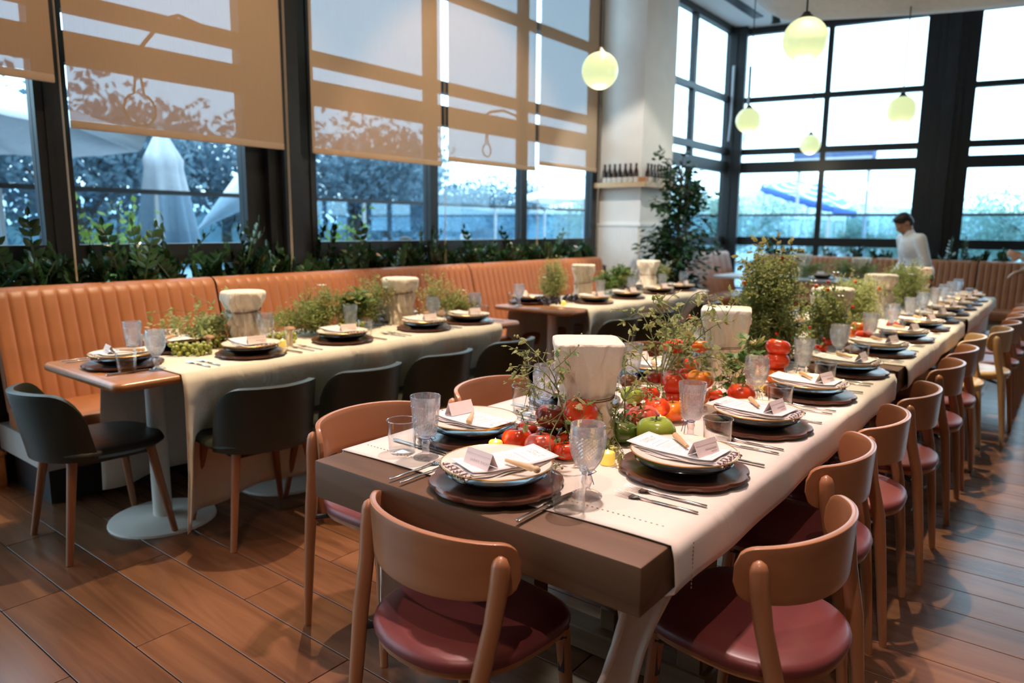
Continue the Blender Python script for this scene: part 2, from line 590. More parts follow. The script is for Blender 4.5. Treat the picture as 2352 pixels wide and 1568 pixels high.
# gas struts beside the corner post
for i, (sx, sy) in enumerate(((0.24, -0.20), (0.02, -0.34))):
    MB().tube([(sx, sy, 2.75), (sx + 0.02, sy, 3.1), (sx + 0.02, sy + 0.02, 3.9)], [0.014, 0.014, 0.02], 8).build('gas_strut', 'canvas_grey', bpy.data.objects['trim_4'], 60)

# ------------------------------------------------------------------ plastered pier between the windows
pier = thing('wall_pier', None, None); tag(pier, kind='structure')
PX0, PX1, PY0, PY1 = -4.72, -4.05, 7.585, 8.37
MB().bb(PX0, PX1, PY0, PY1, 0, 4.5).build('pier_core', 'plaster', pier, None)
MB().bb(PX0 + 0.06, PX1 + 0.02, PY0 - 0.02, PY1 + 0.02, 1.395, 1.425).build('dado_rail', 'beadboard_paint', pier, None)
bd = MB()
x = PX0 + 0.06
while x < PX1 - 0.02:
    bd.rbox((x + 0.02, PY0 - 0.005, 0.70), (0.038, 0.012, 1.39), 0.003, 1)
    x += 0.04
y = PY0 + 0.005
while y < PY1 - 0.02:
    bd.rbox((PX1 + 0.005, y + 0.02, 0.70), (0.012, 0.038, 1.39), 0.003, 1)
    y += 0.04
tag(bd.build('beadboard', 'beadboard_paint', pier, None), kind='stuff')

# ------------------------------------------------------------------ outside: terrace, railing, trees, hills
tag(MB().bb(-60, 40, -30, 70, -0.4, -0.07).build('terrace_ground', 'terrace_deck', None, None), kind='structure')
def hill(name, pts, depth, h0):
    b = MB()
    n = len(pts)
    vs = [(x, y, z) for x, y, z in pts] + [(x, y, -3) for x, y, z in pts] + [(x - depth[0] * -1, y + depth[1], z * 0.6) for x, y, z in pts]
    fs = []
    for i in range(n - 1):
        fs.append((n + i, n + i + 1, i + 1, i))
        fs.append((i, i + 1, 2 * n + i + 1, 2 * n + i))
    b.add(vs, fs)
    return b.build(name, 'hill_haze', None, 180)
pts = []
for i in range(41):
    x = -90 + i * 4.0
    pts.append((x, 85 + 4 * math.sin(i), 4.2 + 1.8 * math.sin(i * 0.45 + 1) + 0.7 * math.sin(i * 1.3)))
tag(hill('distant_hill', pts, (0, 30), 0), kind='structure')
pm('slope_haze', (0.11, 0.19, 0.23), 0.95, var=0.35, scale=1.2)  # blue haze painted into the colour of the added slope
pts = [(-23.0 + 0.5 * math.sin(i * 1.7), -12 + i * 1.6, 1.5 + 0.35 * math.sin(i * 0.9) + 0.2 * math.sin(i * 2.3)) for i in range(36)]
hg = hill('sky_blocking_slope', pts[::-1], (-14, 0), 0)  # added band that blocks bright sky low behind the railing
hg.data.materials[0] = MATS['slope_haze']
tag(hg, kind='structure')

def leaf_quad(b, p, s, rnd):
    u = Vector((rnd.uniform(-1, 1), rnd.uniform(-1, 1), rnd.uniform(-1, 1))).normalized()
    v = u.orthogonal().normalized()
    a = rnd.uniform(0, 2 * PI)
    w = u.cross(v)
    t = math.cos(a) * v + math.sin(a) * w
    n2 = u.cross(t)
    p = Vector(p)
    b.add([p - t * s, p + n2 * s * 0.5, p + t * s, p - n2 * s * 0.5], [(0, 1, 2, 3)])

def tree_meshes(seed, h, rx, nleaf, ls):
    rnd = random.Random(seed)
    tr, cr = MB(), MB()
    tr.tube([(0, 0, -0.1), (0.05, 0.03, h * 0.35), (-0.04, 0.05, h * 0.7)], [0.16, 0.12, 0.06], 8)
    cl = []
    for i in range(16):
        a, ph = rnd.uniform(0, 2 * PI), rnd.uniform(-0.4, 1.0)
        q = Vector((math.cos(a) * rx * 0.75 * rnd.uniform(0.3, 1), math.sin(a) * rx * 0.75 * rnd.uniform(0.3, 1), h * (0.62 + 0.3 * ph * 0.9)))
        cl.append((q, rx * rnd.uniform(0.32, 0.55)))
        tr.tube([(0, 0, h * 0.4), q * 0.6 + Vector((0, 0, h * 0.2)), q], [0.05, 0.03, 0.012], 5)
    for i in range(nleaf):
        q, r = rnd.choice(cl)
        d = Vector((rnd.gauss(0, 1), rnd.gauss(0, 1), rnd.gauss(0, 0.8))).normalized() * r * rnd.uniform(0.35, 1.0)
        leaf_quad(cr, q + d, ls * rnd.uniform(0.6, 1.3), rnd)
    return tr, cr
def tree(seed, h, rx, nleaf, ls, leaf, label):
    tr, cr = tree_meshes(seed, h, rx, nleaf, ls)
    e = thing('garden_tree', label, 'tree')
    tr.build('trunk', 'bark', e)
    tag(cr.build('foliage', leaf, e, None), kind='stuff')
    return Proto(e)
TA = tree(1, 4.3, 2.3, 5200, 0.10, 'tree_leaf_haze', '')
TB = tree(2, 3.6, 2.5, 5200, 0.10, 'tree_leaf_haze', '')
TP = tree(3, 3.0, 2.3, 7500, 0.075, 'tree_leaf_pale_haze', '')
left_trees = [(TA, -13.5, 2.6, 0.92), (TB, -14.5, 5.6, 1.0), (TA, -15.5, 9.2, 0.95), (TB, -15.0, 12.4, 1.05), (TA, -17.0, 15.5, 1.0), (TB, -17.5, 19.5, 0.95), (TA, -19.0, 24.0, 0.9), (TB, -19, 29.5, 0.8), (TB, -13.0, -1.0, 1.0)]
tl = ['dark tree beyond the railing, leftmost through the blinds wall', 'dark tree beyond the railing behind the folded parasol', 'dark tree beyond the railing, behind the wide black post',
      'dark tree seen through the left pane of the three-pane window', 'dark tree seen just left of the first mullion of the three-pane window', 'dark tree seen through the middle pane of the three-pane window',
      'dark tree seen through the right pane of the three-pane window', 'far dark tree seen right beside the plastered pier', 'dark tree outside, furthest towards the near left corner']
for i, (p, x, y, s) in enumerate(left_trees):
    p.put((x, y, -0.3 if i < 5 else -0.8), random.uniform(0, 6), tl[i], 'trees beyond the left railing', s)
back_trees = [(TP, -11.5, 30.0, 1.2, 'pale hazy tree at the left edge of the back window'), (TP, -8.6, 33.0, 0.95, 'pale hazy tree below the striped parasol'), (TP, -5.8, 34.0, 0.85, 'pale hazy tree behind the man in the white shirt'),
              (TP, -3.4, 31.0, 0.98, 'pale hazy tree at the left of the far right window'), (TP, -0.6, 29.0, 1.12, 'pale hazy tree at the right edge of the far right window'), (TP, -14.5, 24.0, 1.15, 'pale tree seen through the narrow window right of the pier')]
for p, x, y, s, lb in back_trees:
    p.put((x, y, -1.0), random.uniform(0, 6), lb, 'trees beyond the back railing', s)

def railing(label, p0, p1, n, h):
    p0, p1 = Vector(p0), Vector(p1)
    d = p1 - p0
    L = d.length
    e = thing('terrace_railing', label, 'railing', p0, math.atan2(d.y, d.x))
    MB().bb(0, L, -0.025, 0.025, h - 0.05, h).build('top_rail', 'dark_metal', e, None)
    MB().bb(0, L, -0.03, 0.03, 0.02, 0.08).build('bottom_rail', 'dark_metal', e, None)
    for i in range(n + 1):
        x = L * i / n
        MB().bb(x - 0.02, x + 0.02, -0.02, 0.02, 0, h - 0.05).build('post', 'canvas_grey', e, None)
    for i in range(n):
        MB().bb(L * i / n + 0.03, L * (i + 1) / n - 0.03, -0.005, 0.005, 0.08, h - 0.05).build('glass_panel', 'terrace_glass', e, None)
railing('glass terrace railing outside the left windows', (-8.2, -2, 0), (-8.2, 16.0, 0), 12, 1.745)
railing('glass terrace railing outside the back windows', (-8.2, 16.0, 0), (8, 16.0, 0), 4, 1.70)

def cone_panels(n, r, z0, z1, a0=0.0):
    out = []
    for i in range(n):
        a, c = a0 + 2 * PI * i / n, a0 + 2 * PI * (i + 1) / n
        b = MB()
        def fn(u, v, a=a, c=c):
            t = v
            ang = a + (c - a) * u
            sag = 0.05 * math.sin(PI * u) * t
            rr = r * t * (math.cos(PI / n) / math.cos((u - 0.5) * 2 * PI / n))
            return (rr * math.cos(ang), rr * math.sin(ang), z1 + (z0 - z1) * (t ** 1.1) - sag)
        b.grid(fn, 4, 6)
        out.append(b)
    return out
def open_parasol(label, loc, r, z0, z1, mats, tilt=0, valance=0.0, n=8, striped=None):
    e = thing('open_parasol', label, 'parasol', loc)
    c = bpy.data.objects.new('canopy_hub', None); 
    MB().tube([(0, 0, 0), (0, 0, z0 - 0.1), (math.sin(tilt) * (z1 - z0 + 0.1), 0, z1)], [0.03, 0.03, 0.02], 10).build('pole', 'canvas_white', e)
    Mt = Matrix.Translation((0, 0, z0)) @ Matrix.Rotation(tilt, 4, 'Y') @ Matrix.Translation((0, 0, -z0))
    for i, b in enumerate(cone_panels(n, r, z0, z1)):
        b.v = [tuple(Mt @ Vector(v)) for v in b.v]
        solid(b.build('canopy_panel', mats[i % len(mats)], e, 180), 0.006)
        if valance:
            vb = MB()
            a0, a1 = 2 * PI * i / n, 2 * PI * (i + 1) / n
            rr = r
            A, B_ = (rr * math.cos(a0), rr * math.sin(a0)), (rr * math.cos(a1), rr * math.sin(a1))
            def fn(u, v, A=A, B_=B_):
                return tuple(Mt @ Vector((A[0] + (B_[0] - A[0]) * u, A[1] + (B_[1] - A[1]) * u, z0 - 0.01 - valance * v * (0.8 + 0.2 * abs(math.sin(u * 3 * PI))))))
            vb.grid(fn, 12, 2)
            solid(vb.build('valance', striped or mats[0], e, 180), 0.005)
    MB().sphere((0, 0, z1 + 0.02), 0.04, 8, 6).build('finial', 'canvas_white', e).location = (math.sin(tilt) * (z1 - z0), 0, 0)
    bpy.data.objects.remove(c)
    return e
open_parasol('large grey open parasol on the terrace, behind the near-left windows', (-9.3, 1.75, -0.07), 2.6, 2.32, 3.05, ['canvas_grey'])
open_parasol('pale open parasol beyond the window pane nearest the pier', (-10.5, 16.5, -0.07), 1.9, 2.15, 2.75, ['canvas_white'])

# striped parasol: each panel striped by alternating strips
def stripes_mat():
    m, n, l, b, out = _new('canvas_stripes')
    tcn = n.new('ShaderNodeTexCoord')
    ln = n.new('ShaderNodeVectorMath'); ln.operation = 'LENGTH'
    mp = n.new('ShaderNodeMapping'); mp.inputs['Scale'].default_value = (1, 1, 0)
    l.new(tcn.outputs['Object'], mp.inputs[0]); l.new(mp.outputs[0], ln.inputs[0])
    mu = n.new('ShaderNodeMath'); mu.operation = 'MULTIPLY'; mu.inputs[1].default_value = 26.0
    sn = n.new('ShaderNodeMath'); sn.operation = 'SINE'
    l.new(ln.outputs['Value'], mu.inputs[0]); l.new(mu.outputs[0], sn.inputs[0])
    cr = n.new('ShaderNodeValToRGB')
    cr.color_ramp.elements[0].position = 0.45; cr.color_ramp.elements[1].position = 0.55
    cr.color_ramp.elements[0].color = (0.16, 0.34, 0.75, 1); cr.color_ramp.elements[1].color = (0.75, 0.80, 0.86, 1)
    l.new(sn.outputs[0], cr.inputs[0]); l.new(cr.outputs[0], b.inputs['Base Color'])
    b.inputs['Roughness'].default_value = 0.85
    MATS['canvas_stripes'] = m
stripes_mat()
sp = open_parasol('blue and white striped parasol tilted outside the back window', (-5.75, 20.0, -0.07), 1.3, 2.28, 2.78, ['canvas_stripes'], tilt=R(17), valance=0.16, striped='canvas_blue')
aw = thing('terrace_awning', 'blue-grey awning box outside the back window above the transom', 'awning', (-4.4, 17.0, 0))
MB().rbox((0, 0, 2.98), (1.65, 0.35, 0.2), 0.04, 2).build('cassette', 'awning_blue', aw)
MB().bb(-0.8, 0.8, -0.2, -0.17, 2.86, 2.92).build('front_bar', 'canvas_grey', aw)
MB().bb(-0.75, -0.69, -0.02, 0.04, -0.07, 2.9).build('bracket_post', 'canvas_grey', aw)
MB().bb(0.69, 0.75, -0.02, 0.04, -0.07, 2.9).build('bracket_post', 'canvas_grey', aw)

# folded parasol
fp = thing('folded_parasol', 'folded grey parasol standing on the terrace behind the near-left window', 'parasol', (-9.0, 4.5, -0.07))
fb = MB()
def fold(u, v):
    a = 2 * PI * u
    z = 1.0 + 1.62 * v
    base = 0.34 - 0.20 * v if v < 0.75 else 0.19 * (1 - (v - 0.75) / 0.25) + 0.02
    r = base * (1 + 0.28 * math.sin(7 * a) * (1 - v * 0.6))
    return (r * math.cos(a), r * math.sin(a), z)
fb.grid(fold, 56, 16)
fb.build('folded_canopy', 'canvas_grey', fp, 180)
MB().tube([(0, 0, 0), (0, 0, 2.7)], 0.03, 10).build('pole', 'canvas_white', fp)
MB().lathe([(0.02, 2.6), (0.06, 2.66), (0.035, 2.74), (0.045, 2.8), (0.0, 2.9)], 12).build('finial', 'canvas_grey', fp)
MB().tube([(0, 0, 1.02), (0, 0, 1.1)], 0.05, 10).build('tie_band', 'canvas_white', fp)
# slanted white sail
sl = thing('canvas_sail', 'white slanted canvas sail right of the folded parasol', 'sail', (-9.0, 5.6, -0.07))
sb = MB()
A, B_, C_ = Vector((0, -0.72, 1.36)), Vector((0.1, 0.75, 3.2)), Vector((0, 0.85, 2.0))
sb.grid(lambda u, v: tuple(A + (B_ - A) * u * (1 - v) + (C_ - A) * u * v + Vector((0.12 * math.sin(PI * u) * math.sin(PI * v), 0, 0))), 10, 6)
solid(sb.build('cloth', 'canvas_white', sl, 180), 0.012)
MB().tube([(0.02, 0.85, 0), (0.02, 0.85, 3.1)], 0.03, 10).build('mast', 'canvas_grey', sl)

# yellow-green terrace bushes in pots
def bush(loc, r, h, n, label):
    rnd = random.Random(int(loc[1] * 10))
    e = thing('potted_bush', label, 'bush', loc)
    MB().lathe([(0.0, 0.0), (0.2, 0.0), (0.26, 0.42), (0.23, 0.42), (0.22, 0.36), (0, 0.36)], 20).build('pot', 'canvas_grey', e)
    st, lf = MB(), MB()
    for i in range(14):
        a = rnd.uniform(0, 2 * PI)
        q = Vector((math.cos(a) * r * rnd.uniform(0.2, 1), math.sin(a) * r * rnd.uniform(0.2, 1), h * rnd.uniform(0.7, 1.0)))
        st.tube([(0, 0, 0.35), q * 0.5 + Vector((0, 0, 0.25)), q], [0.012, 0.008, 0.003], 5)
        for j in range(n // 14):
            t = rnd.uniform(0.45, 1.0)
            p = Vector((0, 0, 0.35)).lerp(q, t) + Vector((rnd.gauss(0, 0.09), rnd.gauss(0, 0.09), rnd.gauss(0, 0.09)))
            leaf_quad(lf, p, rnd.uniform(0.03, 0.055), rnd)
    st.build('stems', 'bark', e)
    tag(lf.build('foliage', 'lime_leaf', e, None), kind='stuff')
bush((-6.9, 2.95, -0.07), 0.42, 1.62, 500, 'lime green potted bush outside, left of the folded parasol')
bush((-7.1, 5.75, -0.07), 0.36, 1.6, 420, 'lime green potted bush outside the three-pane window')
# ------------------------------------------------------------------ interior materials
def blind_mat():
    m, n, l, b, out = _new('blind_fabric')
    tcn = n.new('ShaderNodeTexCoord')
    mp = n.new('ShaderNodeMapping'); mp.inputs['Scale'].default_value = (1, 400, 6)
    ns = n.new('ShaderNodeTexNoise'); ns.inputs['Scale'].default_value = 1.0; ns.inputs['Detail'].default_value = 2
    l.new(tcn.outputs['Object'], mp.inputs[0]); l.new(mp.outputs[0], ns.inputs['Vector'])
    cr = n.new('ShaderNodeValToRGB')
    cr.color_ramp.elements[0].color = (0.50, 0.37, 0.25, 1); cr.color_ramp.elements[1].color = (0.60, 0.46, 0.32, 1)
    l.new(ns.outputs['Fac'], cr.inputs[0]); l.new(cr.outputs[0], b.inputs['Base Color'])
    b.inputs['Roughness'].default_value = 0.85
    tr = n.new('ShaderNodeBsdfTransparent'); tr.inputs[0].default_value = (0.66, 0.86, 1.0, 1)
    mx = n.new('ShaderNodeMixShader'); mx.inputs[0].default_value = 0.125
    l.new(b.outputs[0], mx.inputs[1]); l.new(tr.outputs[0], mx.inputs[2]); l.new(mx.outputs[0], out.inputs[0])
    MATS['blind_fabric'] = m
blind_mat()
pm('blind_hem', (0.58, 0.45, 0.32), 0.8, var=0.05)
pm('leather_tan', (0.37, 0.13, 0.047), 0.45, var=0.10, scale=6, bump=0.10, bscale=260)
pm('bench_panel', (0.46, 0.42, 0.38), 0.6, var=0.05)
pm('globe_glass', (0.30, 0.31, 0.20), 0.25, var=0.01, emit=(0.80, 0.93, 0.48), estr=0.82)
pm('brass', (0.55, 0.36, 0.12), 0.3, 1.0)
wood('pale_wood', (0.52, 0.36, 0.20), (0.66, 0.48, 0.28), 'x', 0.5)
wood('orange_wood', (0.33, 0.13, 0.045), (0.45, 0.19, 0.07), 'y', 0.35, coat=0.3)
wood('plinth_wood', (0.38, 0.15, 0.05), (0.52, 0.23, 0.09), 'x', 0.5)
pm('bottle_brown', (0.030, 0.012, 0.006), 0.12, var=0.1, spec=0.7)
pm('bottle_label', (0.66, 0.63, 0.57), 0.7, var=0.04)
pm('bottle_cap', (0.02, 0.02, 0.02), 0.4)
pm('swag_cloth', (0.66, 0.68, 0.68), 0.9, var=0.05)
pm('planter_black', (0.02, 0.02, 0.022), 0.6)
pm('soil', (0.03, 0.02, 0.014), 0.95)
leafmat('zz_leaf', (0.010, 0.036, 0.016), (0.035, 0.085, 0.03), 0.2, 0.10)
pm('zz_stem', (0.04, 0.07, 0.03), 0.4)
leafmat('ficus_leaf', (0.016, 0.06, 0.02), (0.05, 0.13, 0.04), 0.28, 0.25)

# ------------------------------------------------------------------ roller blinds
def blind(label, y0, y1, z0, z1=4.38, x=-4.47):
    e = thing('roller_blind', label, 'blind', (x, 0, 0))
    b = MB()
    b.grid(lambda u, v: (0.004 * math.sin(u * 9 + v * 3), y0 + (y1 - y0) * u, z0 + 0.045 + (z1 - z0 - 0.045) * v), 12, 6)
    b.build('fabric', 'blind_fabric', e, 180)
    MB().rbox((0, (y0 + y1) / 2, z0 + 0.022), (0.016, y1 - y0, 0.045), 0.006, 2).build('hem_bar', 'blind_hem', e)
    MB().tube([(0, y0, z1 + 0.03), (0, y1, z1 + 0.03)], 0.035, 12).build('roller_tube', 'blind_hem', e)
    c = MB()
    yc = y0 - 0.012 if y0 > 1 else y1 + 0.012
    c.tube([(0.02, y1 + 0.014, z1), (0.02, y1 + 0.014, 1.05)], 0.0022, 5)
    c.tube([(0.035, y1 + 0.014, z1), (0.035, y1 + 0.014, 1.05)], 0.0022, 5)
    c.build('pull_cord', 'blind_hem', e)
blind('cream roller blind at the left edge, drawn least far down', -0.4, 1.675, 2.125)
blind('wide cream roller blind left of the wide black post', 1.735, 3.105, 1.895)
blind('wide cream roller blind just right of the wide black post', 3.345, 4.705, 1.893)
blind('cream roller blind in the middle of the three-pane window', 4.79, 6.09, 1.943)
blind('narrow-looking cream roller blind nearest the plastered pier', 6.155, 7.275, 2.005)

# ------------------------------------------------------------------ pendant globes
def pendant(loc, label):
    e = thing('pendant_lamp', label, 'pendant lamp', loc)
    r = 0.14
    MB().sphere((0, 0, 0), r, 32, 20).build('globe', 'globe_glass', e, 180)
    MB().lathe([(0.0, r + 0.03), (0.018, r + 0.03), (0.03, r + 0.012), (0.055, r - 0.012), (0.05, r - 0.02)], 20).build('cap', 'dark_metal', e)
    MB().tube([(0, 0, r + 0.02), (0, 0, 4.47 - loc[2])], 0.006, 8).build('cord', 'dark_metal', e)
    MB().lathe([(0, 4.47 - loc[2]), (0.055, 4.47 - loc[2]), (0.055, 4.5 - loc[2]), (0, 4.5 - loc[2])], 16).build('ceiling_rose', 'dark_metal', e)
    d = bpy.data.lights.new('globe_light', 'POINT'); d.energy = 9; d.color = (1, 0.85, 0.55); d.shadow_soft_size = 0.16
    lo = bpy.data.objects.new('globe_light', d); COL.objects.link(lo); lo.parent = e; lo.location = (0, 0, -0.18)
for p, lb in [((-3.063, 5.003, 2.577), 'glowing globe pendant hanging in front of the plastered pier'), ((-1.540, 5.039, 2.595), 'largest glowing globe pendant, in front of the draped ceiling cloth'),
              ((-3.137, 8.397, 2.604), 'glowing globe pendant beside the corner window post'), ((-1.568, 8.441, 2.588), 'glowing globe pendant in front of the right pane of the back window'),
              ((-3.172, 10.95, 2.574), 'smallest and lowest glowing globe pendant, by the back window transom')]:
    pendant(p, lb)

# ------------------------------------------------------------------ draped ceiling cloth, track heads
sw = thing('ceiling_drape', 'grey cloth swag draped below the ceiling at the far end', 'drape', (0, 0, 0))
def swag(u, v):
    x = -3.7 + 6.2 * u
    y = 7.6 + 2.1 * v
    sag = 0.30 * math.sin(PI * min(1, u * 1.15)) * (0.55 + 0.45 * math.sin(PI * v))
    ctr = 3.84 - 0.32 * u
    z = ctr + 0.42 * (1 - math.sin(PI * v)) - sag * 0.55 + 0.5 * smoothstep(0.14, 0.0, u) + 0.025 * math.sin(v * 22 + u * 3)
    return (x, y, z)
b = MB(); b.grid(swag, 30, 40)
solid(b.build('cloth', 'swag_cloth', sw, 180), 0.006)
for yy in (7.6, 9.7):
    MB().tube([(-3.72, yy, 4.42), (2.5, yy, 4.36)], 0.015, 8).build('curtain_rod', 'dark_metal', sw)
def track_head(loc, aim, label):
    e = thing('track_spotlight', label, 'spotlight', loc)
    dv = (Vector(aim) - Vector(loc)).normalized()
    q = dv.to_track_quat('-Z', 'Y').to_matrix().to_4x4()
    MB().lathe([(0.0, 0.16), (0.045, 0.16), (0.05, 0.03), (0.062, 0.0), (0.05, 0.0), (0.045, 0.04), (0.0, 0.05)], 18, M=q).build('barrel', 'black_metal', e)
    MB().tube([tuple(q @ Vector((0, 0, 0.16))), (0, 0, 4.47 - loc[2])], 0.012, 8).build('stem', 'black_metal', e)
for i, s_ in enumerate(SPOTS):
    if i != 1:
        track_head((s_[0][0], s_[0][1], s_[0][2] + 0.03), s_[1], 'black ceiling track spotlight, %s from the near end' % ORD[i])  # one of these heads belongs to the added pier spot
track_head((-3.1, 9.0, 3.78), (-3.1, 9.3, 2.0), 'small spotlight hanging by the drape near the corner window')

# ------------------------------------------------------------------ bottle ledge on the pier
led = thing('bottle_ledge', 'pale wooden ledge wrapped around two sides of the plastered pier', 'shelf')
MB().bb(-4.60, -3.93, 7.46, 7.578, 1.845, 1.87).build('shelf_board', 'pale_wood', led, None)
MB().bb(-4.043, -3.93, 7.578, 8.36, 1.845, 1.87).build('shelf_board', 'pale_wood', led, None)
MB().bb(-4.60, -3.93, 7.455, 7.466, 1.838, 1.895).build('lip', 'pale_wood', led, None)
MB().bb(-3.936, -3.925, 7.466, 8.36, 1.838, 1.895).build('lip', 'pale_wood', led, None)
MB().bb(-4.03, -3.94, 7.48, 7.56, 1.87, 1.95).build('corner_block', 'plinth_wood', led, None)
bt = thing('beer_bottle', '', 'bottle')
MB().lathe([(0.0, 0.0), (0.028, 0.0), (0.031, 0.006), (0.031, 0.125), (0.027, 0.15), (0.0145, 0.185), (0.0125, 0.225), (0.014, 0.23), (0.0, 0.23)], 18).build('glass', 'bottle_brown', bt)
MB().lathe([(0.0316, 0.025), (0.0316, 0.085)], 18).build('label', 'bottle_label', bt)
MB().lathe([(0.015, 0.226), (0.0155, 0.238), (0.0, 0.24)], 14).build('cap', 'bottle_cap', bt)
BT = Proto(bt)
xs = [-4.50, -4.436, -4.368, -4.30, -4.226, -4.158, -4.085]
for i, x in enumerate(xs):
    BT.put((x, 7.525, 1.87), random.uniform(0, 6), 'brown bottle on the pier ledge front side, %s from the left' % ORD[i], 'bottles on the front ledge')
for i in range(9):
    BT.put((-3.99, 7.63 + i * 0.082, 1.87), random.uniform(0, 6), 'brown bottle on the pier ledge right side, %s from the corner' % ORD[i], 'bottles on the side ledge')

# ------------------------------------------------------------------ banquettes
CW = 0.072
def channel_mesh(width=CW, ztop=1.045, zbot=0.44, lean=0.14, th=0.13):
    b = MB()
    path = []
    # front face from the seat up, over a round top and down the back (x = depth towards the back)
    for i in range(7):
        t = i / 6
        path.append((-lean * t, zbot + (ztop - 0.06 - zbot) * t, 1.0))
    for i in range(1, 7):
        a = PI * i / 6
        path.append((-lean - 0.06 + 0.06 * math.cos(a), ztop - 0.06 + 0.06 * math.sin(a), max(0.12, 1.0 - 0.45 * i)))
    path.append((-lean - 0.12, ztop - 0.3, 0.2))
    def fn(u, v):
        k = min(len(path) - 1, round(v * (len(path) - 1)))
        px, pz, g = path[k]
        bul = 0.009 * g * (1 - abs(2 * u - 1) ** 5)
        k2, k1 = min(k + 1, len(path) - 1), max(k - 1, 0)
        tx, tz = path[k2][0] - path[k1][0], path[k2][1] - path[k1][1]
        L = math.hypot(tx, tz)
        nx, nz = tz / L, -tx / L
        return (px + nx * bul, (u - 0.5) * width, pz + nz * bul)
    b.grid(fn, 8, len(path) - 1)
    return b.mesh('channel', 'leather_tan', 180)
CHM = channel_mesh()
def banquette(label, L, n, loc, rz, endcap=(True, True)):
    """local frame: y along the bench, +x towards the sitter; origin at floor below the back's front foot"""
    e = thing('banquette', label, 'banquette', loc, R(rz))
    s = (L / n) / CW
    for i in range(n):
        o = ob('channel', CHM, e, (0, (i + 0.5) * L / n, 0))
        o.scale = (1, s, 1)
    MB().rbox((0, L / 2, 0.70), (0.06, L - 0.004, 0.60), 0.02, 2, M=Matrix.Translation((-0.125, 0, 0.0)) @ Matrix.Translation((0, 0, 0.7)) @ Matrix.Rotation(-0.21, 4, 'Y') @ Matrix.Translation((0, 0, -0.7))).build('back_board', 'leather_tan', e)
    MB().rbox((0.165, L / 2, 0.395), (0.51, L - 0.006, 0.13), 0.03, 3).build('seat_cushion', 'leather_tan', e)
    MB().bb(-0.24, 0.36, 0.004, L - 0.004, 0.20, 0.335).build('base_panel', 'bench_panel', e, None)
    MB().bb(-0.2, 0.26, 0.05, L - 0.05, 0.0, 0.20).build('plinth', 'planter_black', e, None)
banquette('tan channelled banquette at the left edge behind the grape table', 1.20, 16, (-4.13, 1.22, 0), 0)
banquette('tan channelled banquette behind the middle of the left tables', 2.42, 33, (-4.13, 2.433, 0), 0)
banquette('tan channelled banquette in front of the window beside the pier', 2.27, 31, (-4.13, 4.865, 0), 0)
banquette('tan banquette in the far corner right of the leafy ficus', 1.75, 8, (-4.05, 9.0, 0), 0)
banquette('tan channelled banquette along the back window, left part behind the far table', 2.9, 40, (-3.9, 10.88, -0.05), -90)
banquette('tan channelled banquette at the right end of the back window', 2.6, 36, (-0.985, 10.88, -0.05), -90)
# planter trough behind them
def trough(label, loc, L, rz, w=0.15, h=0.93):
    e = thing('planter_trough', label, 'planter', loc, R(rz))
    MB().bb(-w / 2, w / 2, 0, L, 0.0, h).build('box', 'planter_black', e, None)
    MB().bb(-w / 2 + 0.02, w / 2 - 0.02, 0.02, L - 0.02, h, h + 0.01).build('soil', 'soil', e, None)
trough('black planter trough behind the left banquettes', (-4.505, 0.9, 0), 6.6, 0)
trough('black planter trough behind the far corner banquette', (-4.5, 8.5, 0), 2.8, 0, h=0.9)
trough('black planter trough below the back window', (-4.1, 11.25, 0), 7.2, -90, h=0.86)
MB().bb(0, 0, 0, 0, 0, 0)
pl = thing('wooden_plinth', 'low orange wooden plinth at the left edge by the banquette end', 'plinth', (-4.46, 1.10, 0))
MB().rbox((0, 0, 0.085), (0.26, 0.26, 0.17), 0.008, 2).build('block', 'plinth_wood', pl)
MB().bb(-0.135, 0.135, -0.135, 0.135, 0.17, 0.185).build('top_board', 'plinth_wood', pl, None)

# ------------------------------------------------------------------ zz plants in the troughs
def leaf_blade(b, p, d, nrm, L, w, fold=0.25):
    """pointed leaf: base p, direction d, normal nrm"""
    d = d.normalized(); s = d.cross(nrm).normalized(); n = s.cross(d)
    P = [p, p + d * L * 0.35 + s * w - n * w * fold, p + d * L * 0.72 + s * w * 0.72 - n * w * fold, p + d * L + n * -0.02 * L,
         p + d * L * 0.72 - s * w * 0.72 - n * w * fold, p + d * L * 0.35 - s * w - n * w * fold, p + d * L * 0.35, p + d * L * 0.72]
    b.add(P, [(0, 1, 6), (1, 2, 7, 6), (2, 3, 7), (3, 4, 7), (4, 5, 6, 7), (5, 0, 6)])
def frond(seed, L):
    rnd = random.Random(seed)
    st, lf = MB(), MB()
    a = rnd.uniform(0, 2 * PI)
    lean = rnd.uniform(0.2, 0.6) if L < 0.4 else rnd.uniform(0.1, 0.4)
    pts = []
    for i in range(9):
        t = i / 8
        pts.append(Vector((math.cos(a) * lean * L * t * t, math.sin(a) * lean * L * t * t, L * t * (1 - 0.1 * t * lean))))
    st.tube(pts, [0.008 * (1 - 0.75 * i / 8) + 0.001 for i in range(9)], 5)
    tw = rnd.uniform(0, PI)
    sd = Vector((math.cos(tw), math.sin(tw), 0))
    for i in range(8):
        t = 0.22 + 0.78 * i / 7
        k = t * 8
        p = pts[min(7, int(k))].lerp(pts[min(8, int(k) + 1)], k - int(k))
        for sg in (-1, 1):
            d = (sd * sg + Vector((0, 0, 0.75 + 0.3 * t)) + Vector((rnd.gauss(0, .12), rnd.gauss(0, .12), 0)))
            leaf_blade(lf, p, d, Vector((-sd.y, sd.x, 0.5)), rnd.uniform(0.06, 0.095) * (1.1 - 0.3 * t), 0.0215 * rnd.uniform(0.8, 1.3))
    p = pts[8]
    leaf_blade(lf, p, Vector((0, 0, 1)), Vector((sd.y, -sd.x, 0.1)), 0.06, 0.014)
    return st.mesh('stem', 'zz_stem', 60), lf.mesh('leaflets', 'zz_leaf', None)
